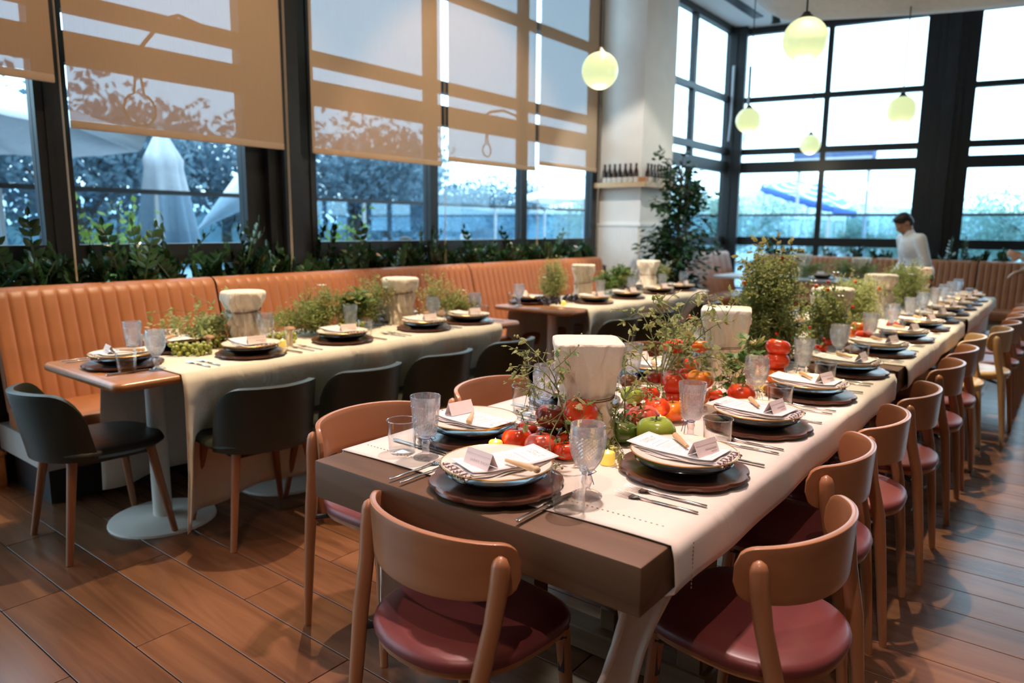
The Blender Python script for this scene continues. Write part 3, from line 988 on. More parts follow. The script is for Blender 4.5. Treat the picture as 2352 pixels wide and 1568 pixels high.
FR = [frond(20 + i, 0.15 + 0.025 * i + (0.13 if i > 5 else 0)) for i in range(9)]
def zz(loc, n, label, tall=0, seed=0):
    rnd = random.Random(seed)
    e = thing('zz_plant', label, 'plant', loc, rnd.uniform(0, 6))
    for i in range(n):
        k = rnd.randrange(0, 6) if i >= tall else rnd.randrange(6, 9)
        sm, lm = FR[k]
        r = rnd.uniform(0.01, 0.10)
        a = rnd.uniform(0, 2 * PI)
        f = ob('frond', sm, e, (r * math.cos(a), r * math.sin(a), -0.02), (rnd.uniform(-0.28, 0.28), rnd.uniform(-0.28, 0.28), rnd.uniform(0, 6)))
        ob('leaflets', lm, f)
    return e
yy = 1.08
i = 0
tallset = {1: 1, 2: 1, 4: 3, 5: 2, 7: 3, 8: 1, 10: 2, 11: 1, 14: 1, 15: 2, 17: 1, 20: 1, 23: 1}
while yy < 7.4:
    zz((-4.50 + random.uniform(-0.02, 0.02), yy, 0.95), 11, 'glossy dark green plant behind the left banquettes, %s from the near end' % ORD[i], tallset.get(i, 0), 100 + i)
    yy += 0.235
    i += 1
for j in range(7):
    zz((-4.48, 8.75 + j * 0.36, 0.9), 8, 'glossy plant behind the far corner banquette, %s from the pier' % ORD[j], 1 if j == 6 else 0, 200 + j)
for j in range(15):
    zz((-3.6 + j * 0.36, 11.25, 0.86), 8, 'glossy plant below the back window, %s from the corner' % ORD[j], 1 if j in (0, 6, 7) else 0, 230 + j)

# ------------------------------------------------------------------ ficus by the pier
fe = thing('ficus_tree', 'tall leafy green ficus standing beside the plastered pier', 'potted tree', (-3.53, 7.5, 0))
rnd = random.Random(5)
tk, lf = MB(), MB()
tk.tube([(0, 0, 0.35), (0.03, 0.02, 0.9), (-0.02, 0.04, 1.5), (0.02, 0.0, 2.1)], [0.03, 0.025, 0.018, 0.006], 8)
def ficus_env(z):
    return 0.10 + 0.33 * math.exp(-((z - 1.15) / 0.55) ** 2) + 0.10 * math.exp(-((z - 1.75) / 0.3) ** 2)
for i in range(130):
    z = rnd.uniform(0.6, 2.05)
    a = rnd.uniform(0, 2 * PI)
    r = ficus_env(z) * rnd.uniform(0.45, 1.12)
    q = Vector((math.cos(a) * r, math.sin(a) * r, z + 0.05))
    p0 = Vector((0.01, 0.02, z - 0.12))
    mid = p0.lerp(q, 0.5) + Vector((0, 0, 0.05))
    tk.tube([p0, mid, q], [0.006, 0.004, 0.002], 4)
    for j in range(15):
        t = rnd.uniform(0.3, 1.05)
        p = p0.lerp(q, t) + Vector((rnd.gauss(0, 0.035), rnd.gauss(0, 0.035), rnd.gauss(0, 0.035)))
        d = Vector((math.cos(a) + rnd.gauss(0, .7), math.sin(a) + rnd.gauss(0, .7), rnd.gauss(-0.3, .4)))
        leaf_blade(lf, p, d, Vector((rnd.gauss(0, .4), rnd.gauss(0, .4), 1)), rnd.uniform(0.06, 0.095), rnd.uniform(0.02, 0.03))
for k, (dx, dz) in enumerate(((-0.32, 2.22), (-0.22, 2.15), (0.05, 2.2))):
    tk.tube([(0, 0, 1.9), (dx * 0.5, 0, 2.12), (dx, 0.0, dz)], [0.005, 0.004, 0.002], 4)
    for j in range(10):
        leaf_blade(lf, Vector((dx * rnd.uniform(0.5, 1.1), rnd.gauss(0, .03), dz + rnd.gauss(-.03, .03))), Vector((rnd.gauss(0, 1), rnd.gauss(0, 1), rnd.gauss(0, .5))), Vector((0, 0, 1)), 0.08, 0.024)
tk.build('trunk', 'bark', fe)
tag(lf.build('foliage', 'ficus_leaf', fe, None), kind='stuff')
MB().lathe([(0, 0), (0.13, 0), (0.17, 0.36), (0.15, 0.36), (0.145, 0.33), (0, 0.33)], 24).build('pot', 'planter_black', fe)
# ------------------------------------------------------------------ furniture materials
wood('chair_oak', (0.36, 0.14, 0.056), (0.46, 0.19, 0.082), 'z', 0.42, scale=2.5, coat=0.25)
wood('chair_back_oak', (0.38, 0.15, 0.06), (0.46, 0.19, 0.082), 'x', 0.40, scale=2.0, coat=0.45)
wood('light_oak', (0.50, 0.31, 0.14), (0.62, 0.41, 0.20), 'z', 0.45, scale=2.5, coat=0.4)
pm('seat_leather', (0.17, 0.038, 0.034), 0.38, var=0.12, scale=9, bump=0.06, bscale=300)
pm('green_leather', (0.022, 0.026, 0.018), 0.42, var=0.12, scale=8, bump=0.06, bscale=300)
wood('green_chair_leg', (0.27, 0.095, 0.038), (0.36, 0.14, 0.06), 'z', 0.45)
wood('table_brown', (0.11, 0.055, 0.028), (0.20, 0.108, 0.058), 'x', 0.52, scale=1.6)
MATS['table_brown'].node_tree.nodes['Principled BSDF'].inputs['Specular IOR Level'].default_value = 0.25
pm('pedestal_paint', (0.78, 0.70, 0.62), 0.5, var=0.03)
pm('linen', (0.80, 0.72, 0.61), 0.85, var=0.03, scale=3, sheen=0.2, wrinkle=7.0, wdist=0.02)
pm('linen_rose', (0.82, 0.71, 0.61), 0.85, var=0.03, scale=3, sheen=0.2, wrinkle=5.0, wdist=0.012)
pm('muslin', (0.80, 0.70, 0.57), 0.85, var=0.04, scale=6, sheen=0.2, wrinkle=16.0, wdist=0.03)
pm('stitch', (0.30, 0.20, 0.13), 0.9)
pm('twine', (0.16, 0.075, 0.035), 0.8)

# ------------------------------------------------------------------ bentwood dining chair (faces +y, origin on floor)
def superarc(s):
    """plan curve of the back rail; s in -1..1"""
    a = s * R(76)
    rx, ry = 0.230, 0.125
    return rx * math.sin(a) / math.sin(R(76)), -0.045 - ry * (math.cos(a) - math.cos(R(76))) / (1 - math.cos(R(76)))
def make_chair(name, label, wm, wback, seatm):
    e = thing(name, label, 'chair')
    # seat: rounded shield
    def outline(k=1.0, n=40):
        out = []
        for i in range(n):
            a = 2 * PI * i / n
            c, s = math.cos(a), math.sin(a)
            p = 3.6 if s > 0 else 2.3
            x = 0.213 * math.copysign(abs(c) ** (2 / p), c)
            y = 0.225 * math.copysign(abs(s) ** (2 / p), s)
            out.append((x * k * (1.0 + 0.06 * (s > 0) * s), y * k * 0.944 + 0.017))
        return out
    b = MB()
    rings = [(0.93, 0.437), (0.99, 0.441), (1.0, 0.451), (0.985, 0.462), (0.93, 0.469), (0.7, 0.470), (0.35, 0.467)]
    n = 40
    vs, fs = [], []
    for k, z in rings:
        vs += [(x, y, z) for x, y in outline(k)]
    for j in range(len(rings) - 1):
        for i in range(n):
            i2 = (i + 1) % n
            fs.append((j * n + i, j * n + i2, (j + 1) * n + i2, (j + 1) * n + i))
    vs.append((0, 0, 0.466)); c = len(vs) - 1
    for i in range(n):
        fs.append(((len(rings) - 1) * n + i, (len(rings) - 1) * n + (i + 1) % n, c))
    fs.append(tuple(range(n))[::-1])
    b.add(vs, fs)
    b.build('seat', seatm, e, 60)
    b = MB()
    b.prism(outline(0.96), 0.424, 0.438)
    b.build('seat_board', wm, e, 40)
    # back rail
    b = MB()
    zt, zb = 0.745, 0.602
    def fn(u, v):
        s = 2 * u - 1
        x, y = superarc(s)
        q = abs(s)
        if q > 0.80:
            t = (q - 0.80) / 0.20
            hh = math.sqrt(max(0.0, 1 - t ** 2.4))
        else:
            hh = 1.0
        mid = 0.674
        top = mid + (zt - 0.012 * q * q - mid) * (0.30 + 0.70 * hh)
        bot = mid - (mid - zb - 0.018 * q * q) * (0.30 + 0.70 * hh)
        z = bot + (top - bot) * v
        lean = -0.05 * (z - 0.64)
        return (x * (1 + 0.05 * (z - 0.64) / 0.1 * 0.3), y + lean, z)
    b.grid(fn, 44, 8)
    o = b.build('back_rail', wback, e, 60)
    solid(o, 0.015, 0.0)
    bv = o.modifiers.new('edge', 'BEVEL'); bv.width = 0.004; bv.segments = 2; bv.limit_method = 'ANGLE'
    # legs
    for sx in (-1, 1):
        rx_, ry_ = superarc(0.80); r2x, r2y = superarc(0.84)
        nx_, ny_ = (r2y - ry_) * 1.0, -(r2x - rx_)
        nl_ = math.hypot(nx_, ny_); lx, ly = rx_ + nx_ / nl_ * 0.021, ry_ + ny_ / nl_ * 0.021
        pts = [(sx * 0.206, -0.190, 0.0), (sx * 0.207, -0.165, 0.25), (sx * 0.208, -0.142, 0.45), (sx * lx * 0.975, ly - 0.016, 0.57), (sx * lx, ly - 0.004, 0.65), (sx * lx, ly, 0.695), (sx * lx, ly, 0.709), (sx * lx, ly, 0.716)]
        MB().tube(pts, [0.0125, 0.017, 0.020, 0.0195, 0.021, 0.0195, 0.014, 0.004], 14).build('leg', wm, e, 60)
        pts = [(sx * 0.203, 0.20, 0.0), (sx * 0.188, 0.178, 0.25), (sx * 0.178, 0.165, 0.43)]
        MB().tube(pts, [0.0125, 0.016, 0.0185], 14).build('leg', wm, e, 60)
        br = MB()
        br.tube([(sx * 0.19, 0.165, 0.412), (sx * 0.12, 0.06, 0.418), (sx * 0.12, -0.05, 0.418), (sx * 0.212, -0.15, 0.405)], 0.009, 8)
        br.bb(sx * 0.185 - 0.008, sx * 0.185 + 0.008, 0.155, 0.175, 0.32, 0.42)
        br.build('bracket', 'black_metal', e)
    return Proto(e)
CH_OAK = make_chair('dining_chair', '', 'chair_oak', 'chair_back_oak', 'seat_leather')
CH_LIGHT = make_chair('dining_chair', '', 'light_oak', 'light_oak', 'light_oak')
CH_OAK.put((-1.075, 1.19, 0), R(-5), 'oak chair with oxblood seat at the near end of the long table', 'oak chairs at the long table')
rights = [(-0.508, 1.625, 82), (-0.586, 2.235, 93), (-0.575, 2.725, 92), (-0.552, 3.285, 92), (-0.55, 4.035, 91), (-0.55, 4.61, 90)]
for i, (x, y, a) in enumerate(rights):
    CH_OAK.put((x, y, 0), R(a), 'oak chair with oxblood seat, %s from the front on the long table right side' % ORD[i], 'oak chairs at the long table')
CH_LIGHT.put((-0.56, 5.17, 0), R(91), 'pale wooden chair close in to the long table right side', 'pale chairs')
CH_LIGHT.put((-0.46, 5.71, 0), R(93), 'pale wooden chair pulled furthest out from the long table right side', 'pale chairs')
for i, y in enumerate((6.18, 6.72, 7.22, 7.72)):
    CH_OAK.put((-0.44 + 0.0 * i, y, 0), R(91), 'oak chair beyond the two pale chairs, %s from the front' % ORD[i], 'oak chairs at the long table')
lefts = [(-1.795, 1.605, -90), (-1.768, 2.24, -89), (-1.745, 2.85, -90), (-1.745, 3.5, -90), (-1.745, 4.2, -90)]
for i, (x, y, a) in enumerate(lefts):
    CH_OAK.put((x, y, 0), R(a), 'oak chair on the long table left side, %s from the front' % ORD[i], 'oak chairs at the long table')

# ------------------------------------------------------------------ dark green shell chair (faces +y)
def make_green():
    e = thing('shell_chair', '', 'chair')
    b = MB()
    def seatf(u, v):
        # polar pad
        a = 2 * PI * u
        c, s = math.cos(a), math.sin(a)
        p = 3.0
        rx = 0.245 * math.copysign(abs(c) ** (2 / p), c)
        ry = 0.235 * math.copysign(abs(s) ** (2 / p), s)
        prof = [(0.0, 0.400), (0.6, 0.402), (0.9, 0.412), (1.0, 0.432), (0.97, 0.448), (0.85, 0.456), (0.5, 0.452), (0.0, 0.45)]
        k, z = prof[round(v * 7)]
        zz_ = z + (0.012 * (s < 0) * (-s) if k > 0.5 else 0)
        return (rx * k, ry * k + 0.01, zz_)
    b.grid(seatf, 36, 7)
    b.build('seat', 'green_leather', e, 70)
    b = MB()
    def backf(u, v):
        s = 2 * u - 1
        q = abs(s)
        a = s * R(82)
        zb = 0.415
        ztop = 0.705 - 0.012 * q * q
        if q > 0.52:
            t = (q - 0.52) / 0.48
            ztop = 0.44 + (ztop - 0.44) * math.sqrt(max(0.0, 1 - t ** 2.6))
        z = zb + (ztop - zb) * v
        rx = 0.218 + 0.014 * ((z - 0.41) / 0.33)
        ry = 0.17
        x = rx * math.sin(a) / math.sin(R(82))
        y = -0.075 - ry * (math.cos(a) - math.cos(R(82))) / (1 - math.cos(R(82)))
        y -= 0.20 * (z - 0.42) * (1 - 0.55 * q) 
        return (x, y, z)
    b.grid(backf, 36, 12)
    o = b.build('backrest', 'green_leather', e, 180)
    solid(o, 0.028, 0.0)
    bv = o.modifiers.new('edge', 'BEVEL'); bv.width = 0.010; bv.segments = 3; bv.limit_method = 'ANGLE'
    for sx in (-1, 1):
        for sy in (-1, 1):
            MB().tube([(sx * 0.225, sy * 0.215, 0.0), (sx * 0.165, sy * 0.155, 0.41)], [0.013, 0.0205], 12).build('leg', 'green_chair_leg', e, 60)
    MB().box((0, 0, 0.395), (0.34, 0.32, 0.02)).build('seat_frame', 'black_metal', e)
    return Proto(e)
CHG = make_green()
CHG.put((-3.31, 1.285, 0), R(-3), 'dark green shell chair at the near left end of the grape table', 'green chairs')
greens = [(-2.885, 1.79, 84), (-2.86, 2.29, 90), (-2.86, 2.83, 91), (-2.86, 3.42, 90)]
for i, (x, y, a) in enumerate(greens):
    CHG.put((x, y, 0), R(a), 'dark green shell chair on the grape table aisle side, %s from the front' % ORD[i], 'green chairs')
for i, y in enumerate((4.80, 5.40, 6.40)):
    CHG.put((-2.88, y, 0), R(90), 'dark green shell chair on the dark grape table aisle side, %s from the front' % ORD[i], 'green chairs')

# ------------------------------------------------------------------ long main tables
TZ = 0.75
def main_table(label, y0, y1):
    e = thing('banquet_table', label, 'table', (-1.077, y0, 0))
    L = y1 - y0
    MB().rbox((0, L / 2, TZ - 0.0525), (0.99, L, 0.105), 0.006, 2).build('tabletop', 'table_brown', e)
    for yy in (0.75, L - 0.45):
        for sx in (-1, 1):
            MB().rbox((sx * 0.30, yy, 0.34), (0.08, 0.08, 0.62), 0.006, 1).build('leg', 'table_brown', e)
        MB().rbox((0, yy, 0.05), (0.72, 0.09, 0.08), 0.006, 1).build('foot_rail', 'table_brown', e)
    MB().rbox((0, (0.75 + L - 0.45) / 2, 0.12), (0.06, L - 1.2, 0.08), 0.006, 1).build('stretcher', 'table_brown', e)
MT = [(1.148, 3.53), (3.60, 5.90), (5.97, 8.25)]
main_table('long brown wooden table end nearest the camera', *MT[0])
main_table('middle brown wooden table of the long row', *MT[1])
main_table('farthest brown wooden table of the long row', *MT[2])

def cloth_main(label, y0, y1, seed, mat):
    e = thing('tablecloth', label, 'tablecloth')
    rnd = random.Random(seed)
    ph = [rnd.uniform(0, 6) for _ in range(6)]
    b = MB()
    xl, xr = -1.577, -0.577
    prof = []
    drop = 0.118
    for i in range(7):
        prof.append(('L', 1 - i / 6))
    nt = 20
    for i in range(nt + 1):
        prof.append(('T', i / nt))
    for i in range(1, 8):
        prof.append(('R', i / 7))
    n = len(prof) - 1
    def fn(u, v):
        k, t = prof[round(u * n)]
        y = y0 + (y1 - y0) * v
        f = 0.5 + 0.5 * math.sin(y * 11 + ph[0]) * math.sin(y * 4.3 + ph[1])
        edge = 0.008 * math.sin(y * 7 + ph[2])
        if k == 'T':
            x = xl + (xr - xl) * t
            wr = 0.0012 * math.sin(x * 9 + ph[3]) * math.sin(y * 6 + ph[4])
            return (x, y + (0.014 * (t - 0.5) + 0.004 * math.sin(t * 9)) * (1 - v), TZ + 0.004 + max(-0.001, wr))
        out = (0.010 + 0.010 * f * min(1, t * 1.5)) * (1 - (1 - min(1, t * 5)) ** 2)
        tuck = -0.03 * max(0, t - 0.85) / 0.15
        z = TZ + 0.003 - t * (drop + edge)
        if k == 'L':
            return (xl - out - tuck, y, z)
        return (xr + out + tuck, y, z)
    b.grid(fn, n, 90)
    o = b.build('cloth', mat, e, 180)
    solid(o, 0.0022)
    return e
c1 = cloth_main('rose linen cloth on the near long table', 1.254, 3.47, 3, 'linen_rose')
c2 = cloth_main('linen cloth on the middle long table', 3.72, 5.83, 4, 'linen')
c3 = cloth_main('linen cloth on the farthest long table', 6.06, 8.22, 5, 'linen')
st = MB()
for i in range(70):
    t = (i + 0.5) / 70
    x = -1.555 + 0.93 * t
    st.box((x, 1.318 + 0.018 * t, TZ + 0.0062), (0.0045, 0.0016, 0.001))
for i in range(12):
    st.box((-0.5625, 1.338, TZ - 0.012 - i * 0.009), (0.0012, 0.0025, 0.005))
tag(st.build('hemstitching', 'stitch', c1, None), kind='stuff')
# tied corner hanging below the near right table corner
b = MB()
def tail(u, v):
    z = 0.66 - 0.52 * v
    w = 0.115 - 0.05 * math.sin(PI * min(1, v * 1.3)) + 0.02 * v
    x = -0.65 + (u - 0.5) * w * 0.9 - 0.10 * v + 0.02 * math.sin(u * 8 + v * 4)
    y = 1.285 + (u - 0.5) * w * 0.75 + 0.012 * math.sin(u * 11 + v * 5) + 0.02 * v
    return (x, y, z)
b.grid(tail, 14, 16)
solid(b.build('hanging_corner', 'linen_rose', c1, 180), 0.003)
b = MB()
def tail2(u, v):
    z = 0.66 - 0.55 * v
    w = 0.30 - 0.12 * v
    x = -1.50 + (u - 0.5) * w + 0.06 * v + 0.02 * math.sin(u * 9 + v * 3)
    y = 1.42 + (u - 0.5) * 0.12 + 0.02 * math.sin(u * 12 + v * 5)
    return (x, y, z)
b.grid(tail2, 14, 16)
solid(b.build('hanging_corner', 'linen_rose', c1, 180), 0.003)
for cc, yb, xx in ((c3, 6.25, -0.60),):
    b = MB()
    b.grid(lambda u, v: (xx + 0.02 * math.sin(u * 14) * v - 0.02 * v, yb + 1.9 * u * (1 - 0.35 * v) + 0.25 * v, 0.66 - 0.5 * v * (0.5 + 0.5 * u)), 30, 10)
    solid(b.build('hanging_side', 'linen', cc, 180), 0.003)

# ------------------------------------------------------------------ pedestal tables along the banquette
def ped_table_mesh():
    e = thing('pedestal_table', '', 'table')
    b = MB()
    # rounded-corner top
    def outline(k):
        out = []
        hx, hy, r = 0.372, 0.3275, 0.045
        for cx, cy, a0 in ((hx - r, hy - r, 0), (-hx + r, hy - r, PI / 2), (-hx + r, -hy + r, PI), (hx - r, -hy + r, 1.5 * PI)):
            for i in range(6):
                a = a0 + PI / 2 * i / 5
                out.append((cx + (r - k) * math.cos(a), cy + (r - k) * math.sin(a)))
        return out
    rings = [(0.012, TZ - 0.036), (0.002, TZ - 0.028), (0.0, TZ - 0.018), (0.002, TZ - 0.008), (0.012, TZ)]
    vs, fs = [], []
    n = 24
    for k, z in rings:
        vs += [(x, y, z) for x, y in outline(k)]
    for j in range(4):
        for i in range(n):
            fs.append((j * n + i, j * n + (i + 1) % n, (j + 1) * n + (i + 1) % n, (j + 1) * n + i))
    fs.append(tuple(range(n))[::-1]); fs.append(tuple(4 * n + i for i in range(n)))
    b.add(vs, fs)
    b.build('tabletop', 'orange_wood', e, 50)
    MB().tube([(0, 0, 0.02), (0, 0, TZ - 0.04)], 0.042, 20).build('column', 'pedestal_paint', e)
    MB().lathe([(0, 0.022), (0.06, 0.022), (0.20, 0.016), (0.232, 0.010), (0.235, 0.0), (0, 0)], 40).build('base_disc', 'pedestal_paint', e)
    MB().box((0, 0, TZ - 0.044), (0.4, 0.06, 0.016)).build('top_spider', 'black_metal', e)
    return Proto(e)
PT = ped_table_mesh()
T2X = -3.283
for i in range(4):
    PT.put((T2X, 1.205 + 0.33 + 0.66 * i, 0), 0, 'small pedestal table of the grape row, %s from the front' % ORD[i], 'pedestal tables of the grape row')
for i in range(4):
    PT.put((T2X - 0.04, 4.47 + 0.33 + 0.66 * i, 0), 0, 'small pedestal table of the dark grape row, %s from the front' % ORD[i], 'pedestal tables of the dark grape row')

def long_cloth(label, xc, y0, y1, hw, dropR, dropL, seed, skewy=0.0):
    e = thing('tablecloth', label, 'tablecloth')
    rnd = random.Random(seed)
    ph = [rnd.uniform(0, 6) for _ in range(6)]
    prof = [('L', 1 - i / 14) for i in range(14)] + [('T', i / 12) for i in range(13)] + [('R', i / 16) for i in range(1, 17)]
    n = len(prof) - 1
    b = MB()
    def fn(u, v):
        k, t = prof[round(u * n)]
        y = y0 + (y1 - y0) * v
        if k == 'T':
            return (xc + hw * (2 * t - 1), y, TZ + 0.004)
        s = 1 if k == 'R' else -1
        dr = dropR if k == 'R' else dropL
        amp = 0.048 * min(1, t * 1.6)
        out = 0.012 * (1 - (1 - min(1, t * 6)) ** 2) + amp * (0.5 + 0.5 * math.sin(y * 17 + ph[0] + 0.8 * math.sin(y * 5 + ph[1]) + t)) 
        flare = skewy * t * t
        return (xc + s * (hw + 0.006 + out - (0.19 * smoothstep(0.04, 0.55, t) * smoothstep(0.0, 0.09, v) if s > 0 else 0.03 * t)), y - 0.07 * t * (1 - v) * 0.6 + flare * v, TZ + 0.002 - t * (dr + 0.02 * math.sin(y * 5 + ph[2])))
    b.grid(fn, n, 110)
    solid(b.build('cloth', 'linen', e, 180), 0.002)
    # pressed fold lines
    return e
long_cloth('long linen cloth over the grape row hanging to the floor', T2X, 1.475, 3.615, 0.374, 0.66, 0.66, 8, -0.15)
long_cloth('long linen cloth over the dark grape row hanging low', T2X - 0.04, 4.72, 7.0, 0.374, 0.60, 0.60, 9)

# back table across the far end
bt_ = thing('far_table', 'stone topped table across the far end by the back banquette', 'table', (-2.75, 9.82, 0))
pm('grey_stone', (0.42, 0.43, 0.45), 0.4, var=0.15)
MB().rbox((0, 0, TZ - 0.02), (2.3, 0.72, 0.04), 0.01, 2).build('tabletop', 'grey_stone', bt_)
for sx in (-0.8, 0.8):
    MB().tube([(sx, 0, 0.02), (sx, 0, TZ - 0.04)], 0.042, 16).build('column', 'dark_metal', bt_)
    MB().lathe([(0, 0.022), (0.22, 0.014), (0.235, 0.0), (0, 0)], 32, M=Matrix.Translation((sx, 0, 0))).build('base_disc', 'dark_metal', bt_)

# ------------------------------------------------------------------ muslin draped plinths on the tables
def draped(seed, w=0.105, h=0.305, square=True, waist=0.76, wz=0.46):
    rnd = random.Random(seed)
    ph = [rnd.uniform(0, 6) for _ in range(5)]
    b = MB()
    prof = [(0.0, 1.0), (0.5, 1.0), (0.93, 0.999), (0.985, 0.992), (1.0, 0.975), (1.0, 0.93), (0.99, 0.88), (0.97, 0.82), (0.94, 0.76), (0.88, 0.68), (0.81, 0.60), (0.745, wz), (0.73, wz - 0.03), (0.755, wz - 0.10), (0.77, 0.30), (0.78, 0.22), (0.79, 0.12), (0.83, 0.05), (0.86, 0.0)] if square else \
           [(0.0, 1.0), (0.5, 1.005), (0.90, 0.998), (0.97, 0.985), (1.0, 0.96), (1.0, 0.90), (0.97, 0.84), (0.90, 0.78), (0.80, 0.71), (0.68, wz + 0.02), (0.66, wz - 0.02), (0.72, wz - 0.06), (0.76, 0.44), (0.70, 0.36), (0.77, 0.28), (0.71, 0.2), (0.78, 0.12), (0.80, 0.05), (0.84, 0.0)]
    m = len(prof) - 1
    def fn(u, v):
        a = 2 * PI * u
        k, z = prof[round(v * m)]
        c, s = math.cos(a), math.sin(a)
        p = 9.0 if (square and z > 0.75) else (3.0 if square else 2.0)
        if square:
            r = w / ((abs(c) ** p + abs(s) ** p) ** (1 / p))
            g = max(0.0, 1 - abs(math.cos(2 * a + 0.25 * math.sin(5 * z + ph[4])))) ** 1.2
            ks = 1.0 - 0.24 * smoothstep(0.97, 0.66, z)
            if z > wz and z < 0.97:
                k = k * 0.35 + 0.65 * (ks + (1.0 - 0.30 * smoothstep(0.80, wz, z) - ks) * g)
        else:
            r = w
        pleat = 0.0
        if z < 0.93:
            amp = (0.16 if z > wz else 0.20) if square else 0.24
            tw_ = 4 * z + 1.2 * math.sin(3 * a + 7 * z + ph[3])
            pleat = amp * (0.7 - 1.4 * abs(math.sin(3.5 * a + ph[0] + tw_)) ** 0.7 + 0.5 * math.sin(5 * a + ph[1] - 3 * z) + 0.3 * math.sin(13 * a + ph[2] + 6 * z))
            pleat *= min(1.0, (0.95 - z) * 3.2)
        rr = r * k * (1 + pleat)
        return (rr * c, rr * s, h * z)
    b.grid(fn, 96, m)
    tw = MB()
    for kz, rs in ((wz, 1.0), (wz + 0.02, 1.02)):
        pts = []
        for i in range(25):
            a = 2 * PI * i / 24
            c, s = math.cos(a), math.sin(a)
            r = w * waist * 1.06 * rs / ((abs(c) ** 3 + abs(s) ** 3) ** (1 / 3) if square else 1)
            pts.append((r * c, r * s, h * (kz + 0.03 * math.sin(a + seed))))
        tw.tube(pts, 0.0018, 5, cap=False)
    return b, tw
def pedestal_thing(seed, loc, rz, label, **kw):
    e = thing('draped_plinth', label, 'plinth', loc, R(rz))
    b, tw = draped(seed, **kw)
    b.build('muslin_wrap', 'muslin', e, 70)
    tw.build('twine', 'twine', e)
    core = kw.get('w', 0.105)
    return e
SURF = TZ + 0.006
pedestal_thing(1, (-1.085, 1.745, SURF), 38, 'nearest muslin wrapped plinth, among the tomatoes', w=0.098)
pedestal_thing(2, (-1.105, 2.84, SURF), 20, 'muslin wrapped plinth between the open vine and the dense bush', w=0.098)
pedestal_thing(3, (-1.05, 4.25, SURF), 50, 'round topped muslin wrapped plinth just right of the dense bush', square=False, w=0.112, wz=0.62, waist=0.7)
pedestal_thing(4, (-1.11, 5.8, SURF), 10, 'muslin wrapped plinth fourth along the long table', square=False, w=0.112, wz=0.62, waist=0.7)
pedestal_thing(5, (-1.17, 7.75, SURF), 0, 'muslin wrapped plinth at the far end of the long table', square=False, w=0.12, h=0.28, wz=0.6, waist=0.7)
pedestal_thing(6, (-3.36, 2.055, SURF), 15, 'muslin wrapped plinth nearest on the grape table', square=False, w=0.112, h=0.285, wz=0.64, waist=0.7)
pedestal_thing(7, (-3.40, 3.19, SURF), 0, 'muslin wrapped plinth second on the grape table', square=False, w=0.118, h=0.295, wz=0.66, waist=0.7)
pedestal_thing(8, (-3.40, 5.37, SURF), 30, 'muslin wrapped plinth in the middle of the dark grape table', w=0.10, h=0.30)
pedestal_thing(9, (-3.50, 6.78, SURF), 10, 'muslin wrapped plinth at the far end of the dark grape table, by the pier', w=0.10, h=0.29)
pedestal_thing(10, (-2.87, 9.95, TZ + 0.001), 0, 'muslin wrapped plinth on the far table, left', w=0.10, h=0.30)
pedestal_thing(11, (-2.12, 9.85, TZ + 0.001), 0, 'muslin wrapped plinth on the far table, beside the man', w=0.10, h=0.28)
# ------------------------------------------------------------------ tableware materials
wood('charger_wood', (0.085, 0.030, 0.016), (0.13, 0.048, 0.026), 'x', 0.30, scale=3, coat=0.25)
pm('black_glaze', (0.012, 0.013, 0.016), 0.14, var=0.1)
pm('cream_glaze', (0.80, 0.72, 0.62), 0.25, var=0.02)
pm('gold_rim', (0.62, 0.36, 0.13), 0.28, 0.6)
pm('napkin_cloth', (0.72, 0.66, 0.62), 0.85, var=0.04, bump=0.05, bscale=600)
pm('menu_paper', (0.88, 0.83, 0.82), 0.75, var=0.015)
pm('card_paper', (0.90, 0.74, 0.71), 0.75, var=0.02)
pm('ink', (0.56, 0.44, 0.42), 0.8)
wood('peg_wood', (0.60, 0.36, 0.17), (0.72, 0.47, 0.25), 'y', 0.5)
pm('steel', (0.62, 0.60, 0.57), 0.18, 1.0, var=0.03)
pm('steel_dark', (0.22, 0.21, 0.20), 0.22, 1.0, var=0.03)
thin_glass('tumbler_glass', (0.97, 0.98, 0.98), 0.035, 0.85, 0.01, 2.4)
pm('blue_ribbon', (0.16, 0.22, 0.42), 0.5)
def cut_glass():
    m, n, l, b, out = _new('cut_glass')
    n.remove(b)
    gl = n.new('ShaderNodeBsdfGlass'); gl.inputs['IOR'].default_value = 1.40; gl.inputs['Roughness'].default_value = 0.0
    gl.inputs[0].default_value = (0.98, 0.98, 1.0, 1)
    tr = n.new('ShaderNodeBsdfTransparent'); tr.inputs[0].default_value = (0.985, 0.985, 0.99, 1)
    gs = n.new('ShaderNodeBsdfGlossy'); gs.inputs['Roughness'].default_value = 0.03
    df = n.new('ShaderNodeBsdfTranslucent'); df.inputs[0].default_value = (0.92, 0.92, 0.95, 1)
    m1 = n.new('ShaderNodeMixShader'); m1.inputs[0].default_value = 0.30
    l.new(tr.outputs[0], m1.inputs[1]); l.new(gl.outputs[0], m1.inputs[2])
    lw = n.new('ShaderNodeLayerWeight'); lw.inputs[0].default_value = 0.35
    m2 = n.new('ShaderNodeMixShader')
    mr = n.new('ShaderNodeMapRange'); mr.inputs['To Min'].default_value = 0.05; mr.inputs['To Max'].default_value = 0.38
    l.new(lw.outputs['Facing'], mr.inputs[0]); l.new(mr.outputs[0], m2.inputs[0])
    l.new(m1.outputs[0], m2.inputs[1]); l.new(gs.outputs[0], m2.inputs[2])
    m3 = n.new('ShaderNodeMixShader'); m3.inputs[0].default_value = 0.10
    l.new(m2.outputs[0], m3.inputs[1]); l.new(df.outputs[0], m3.inputs[2])
    l.new(m3.outputs[0], out.inputs[0])
    MATS['cut_glass'] = m
cut_glass()
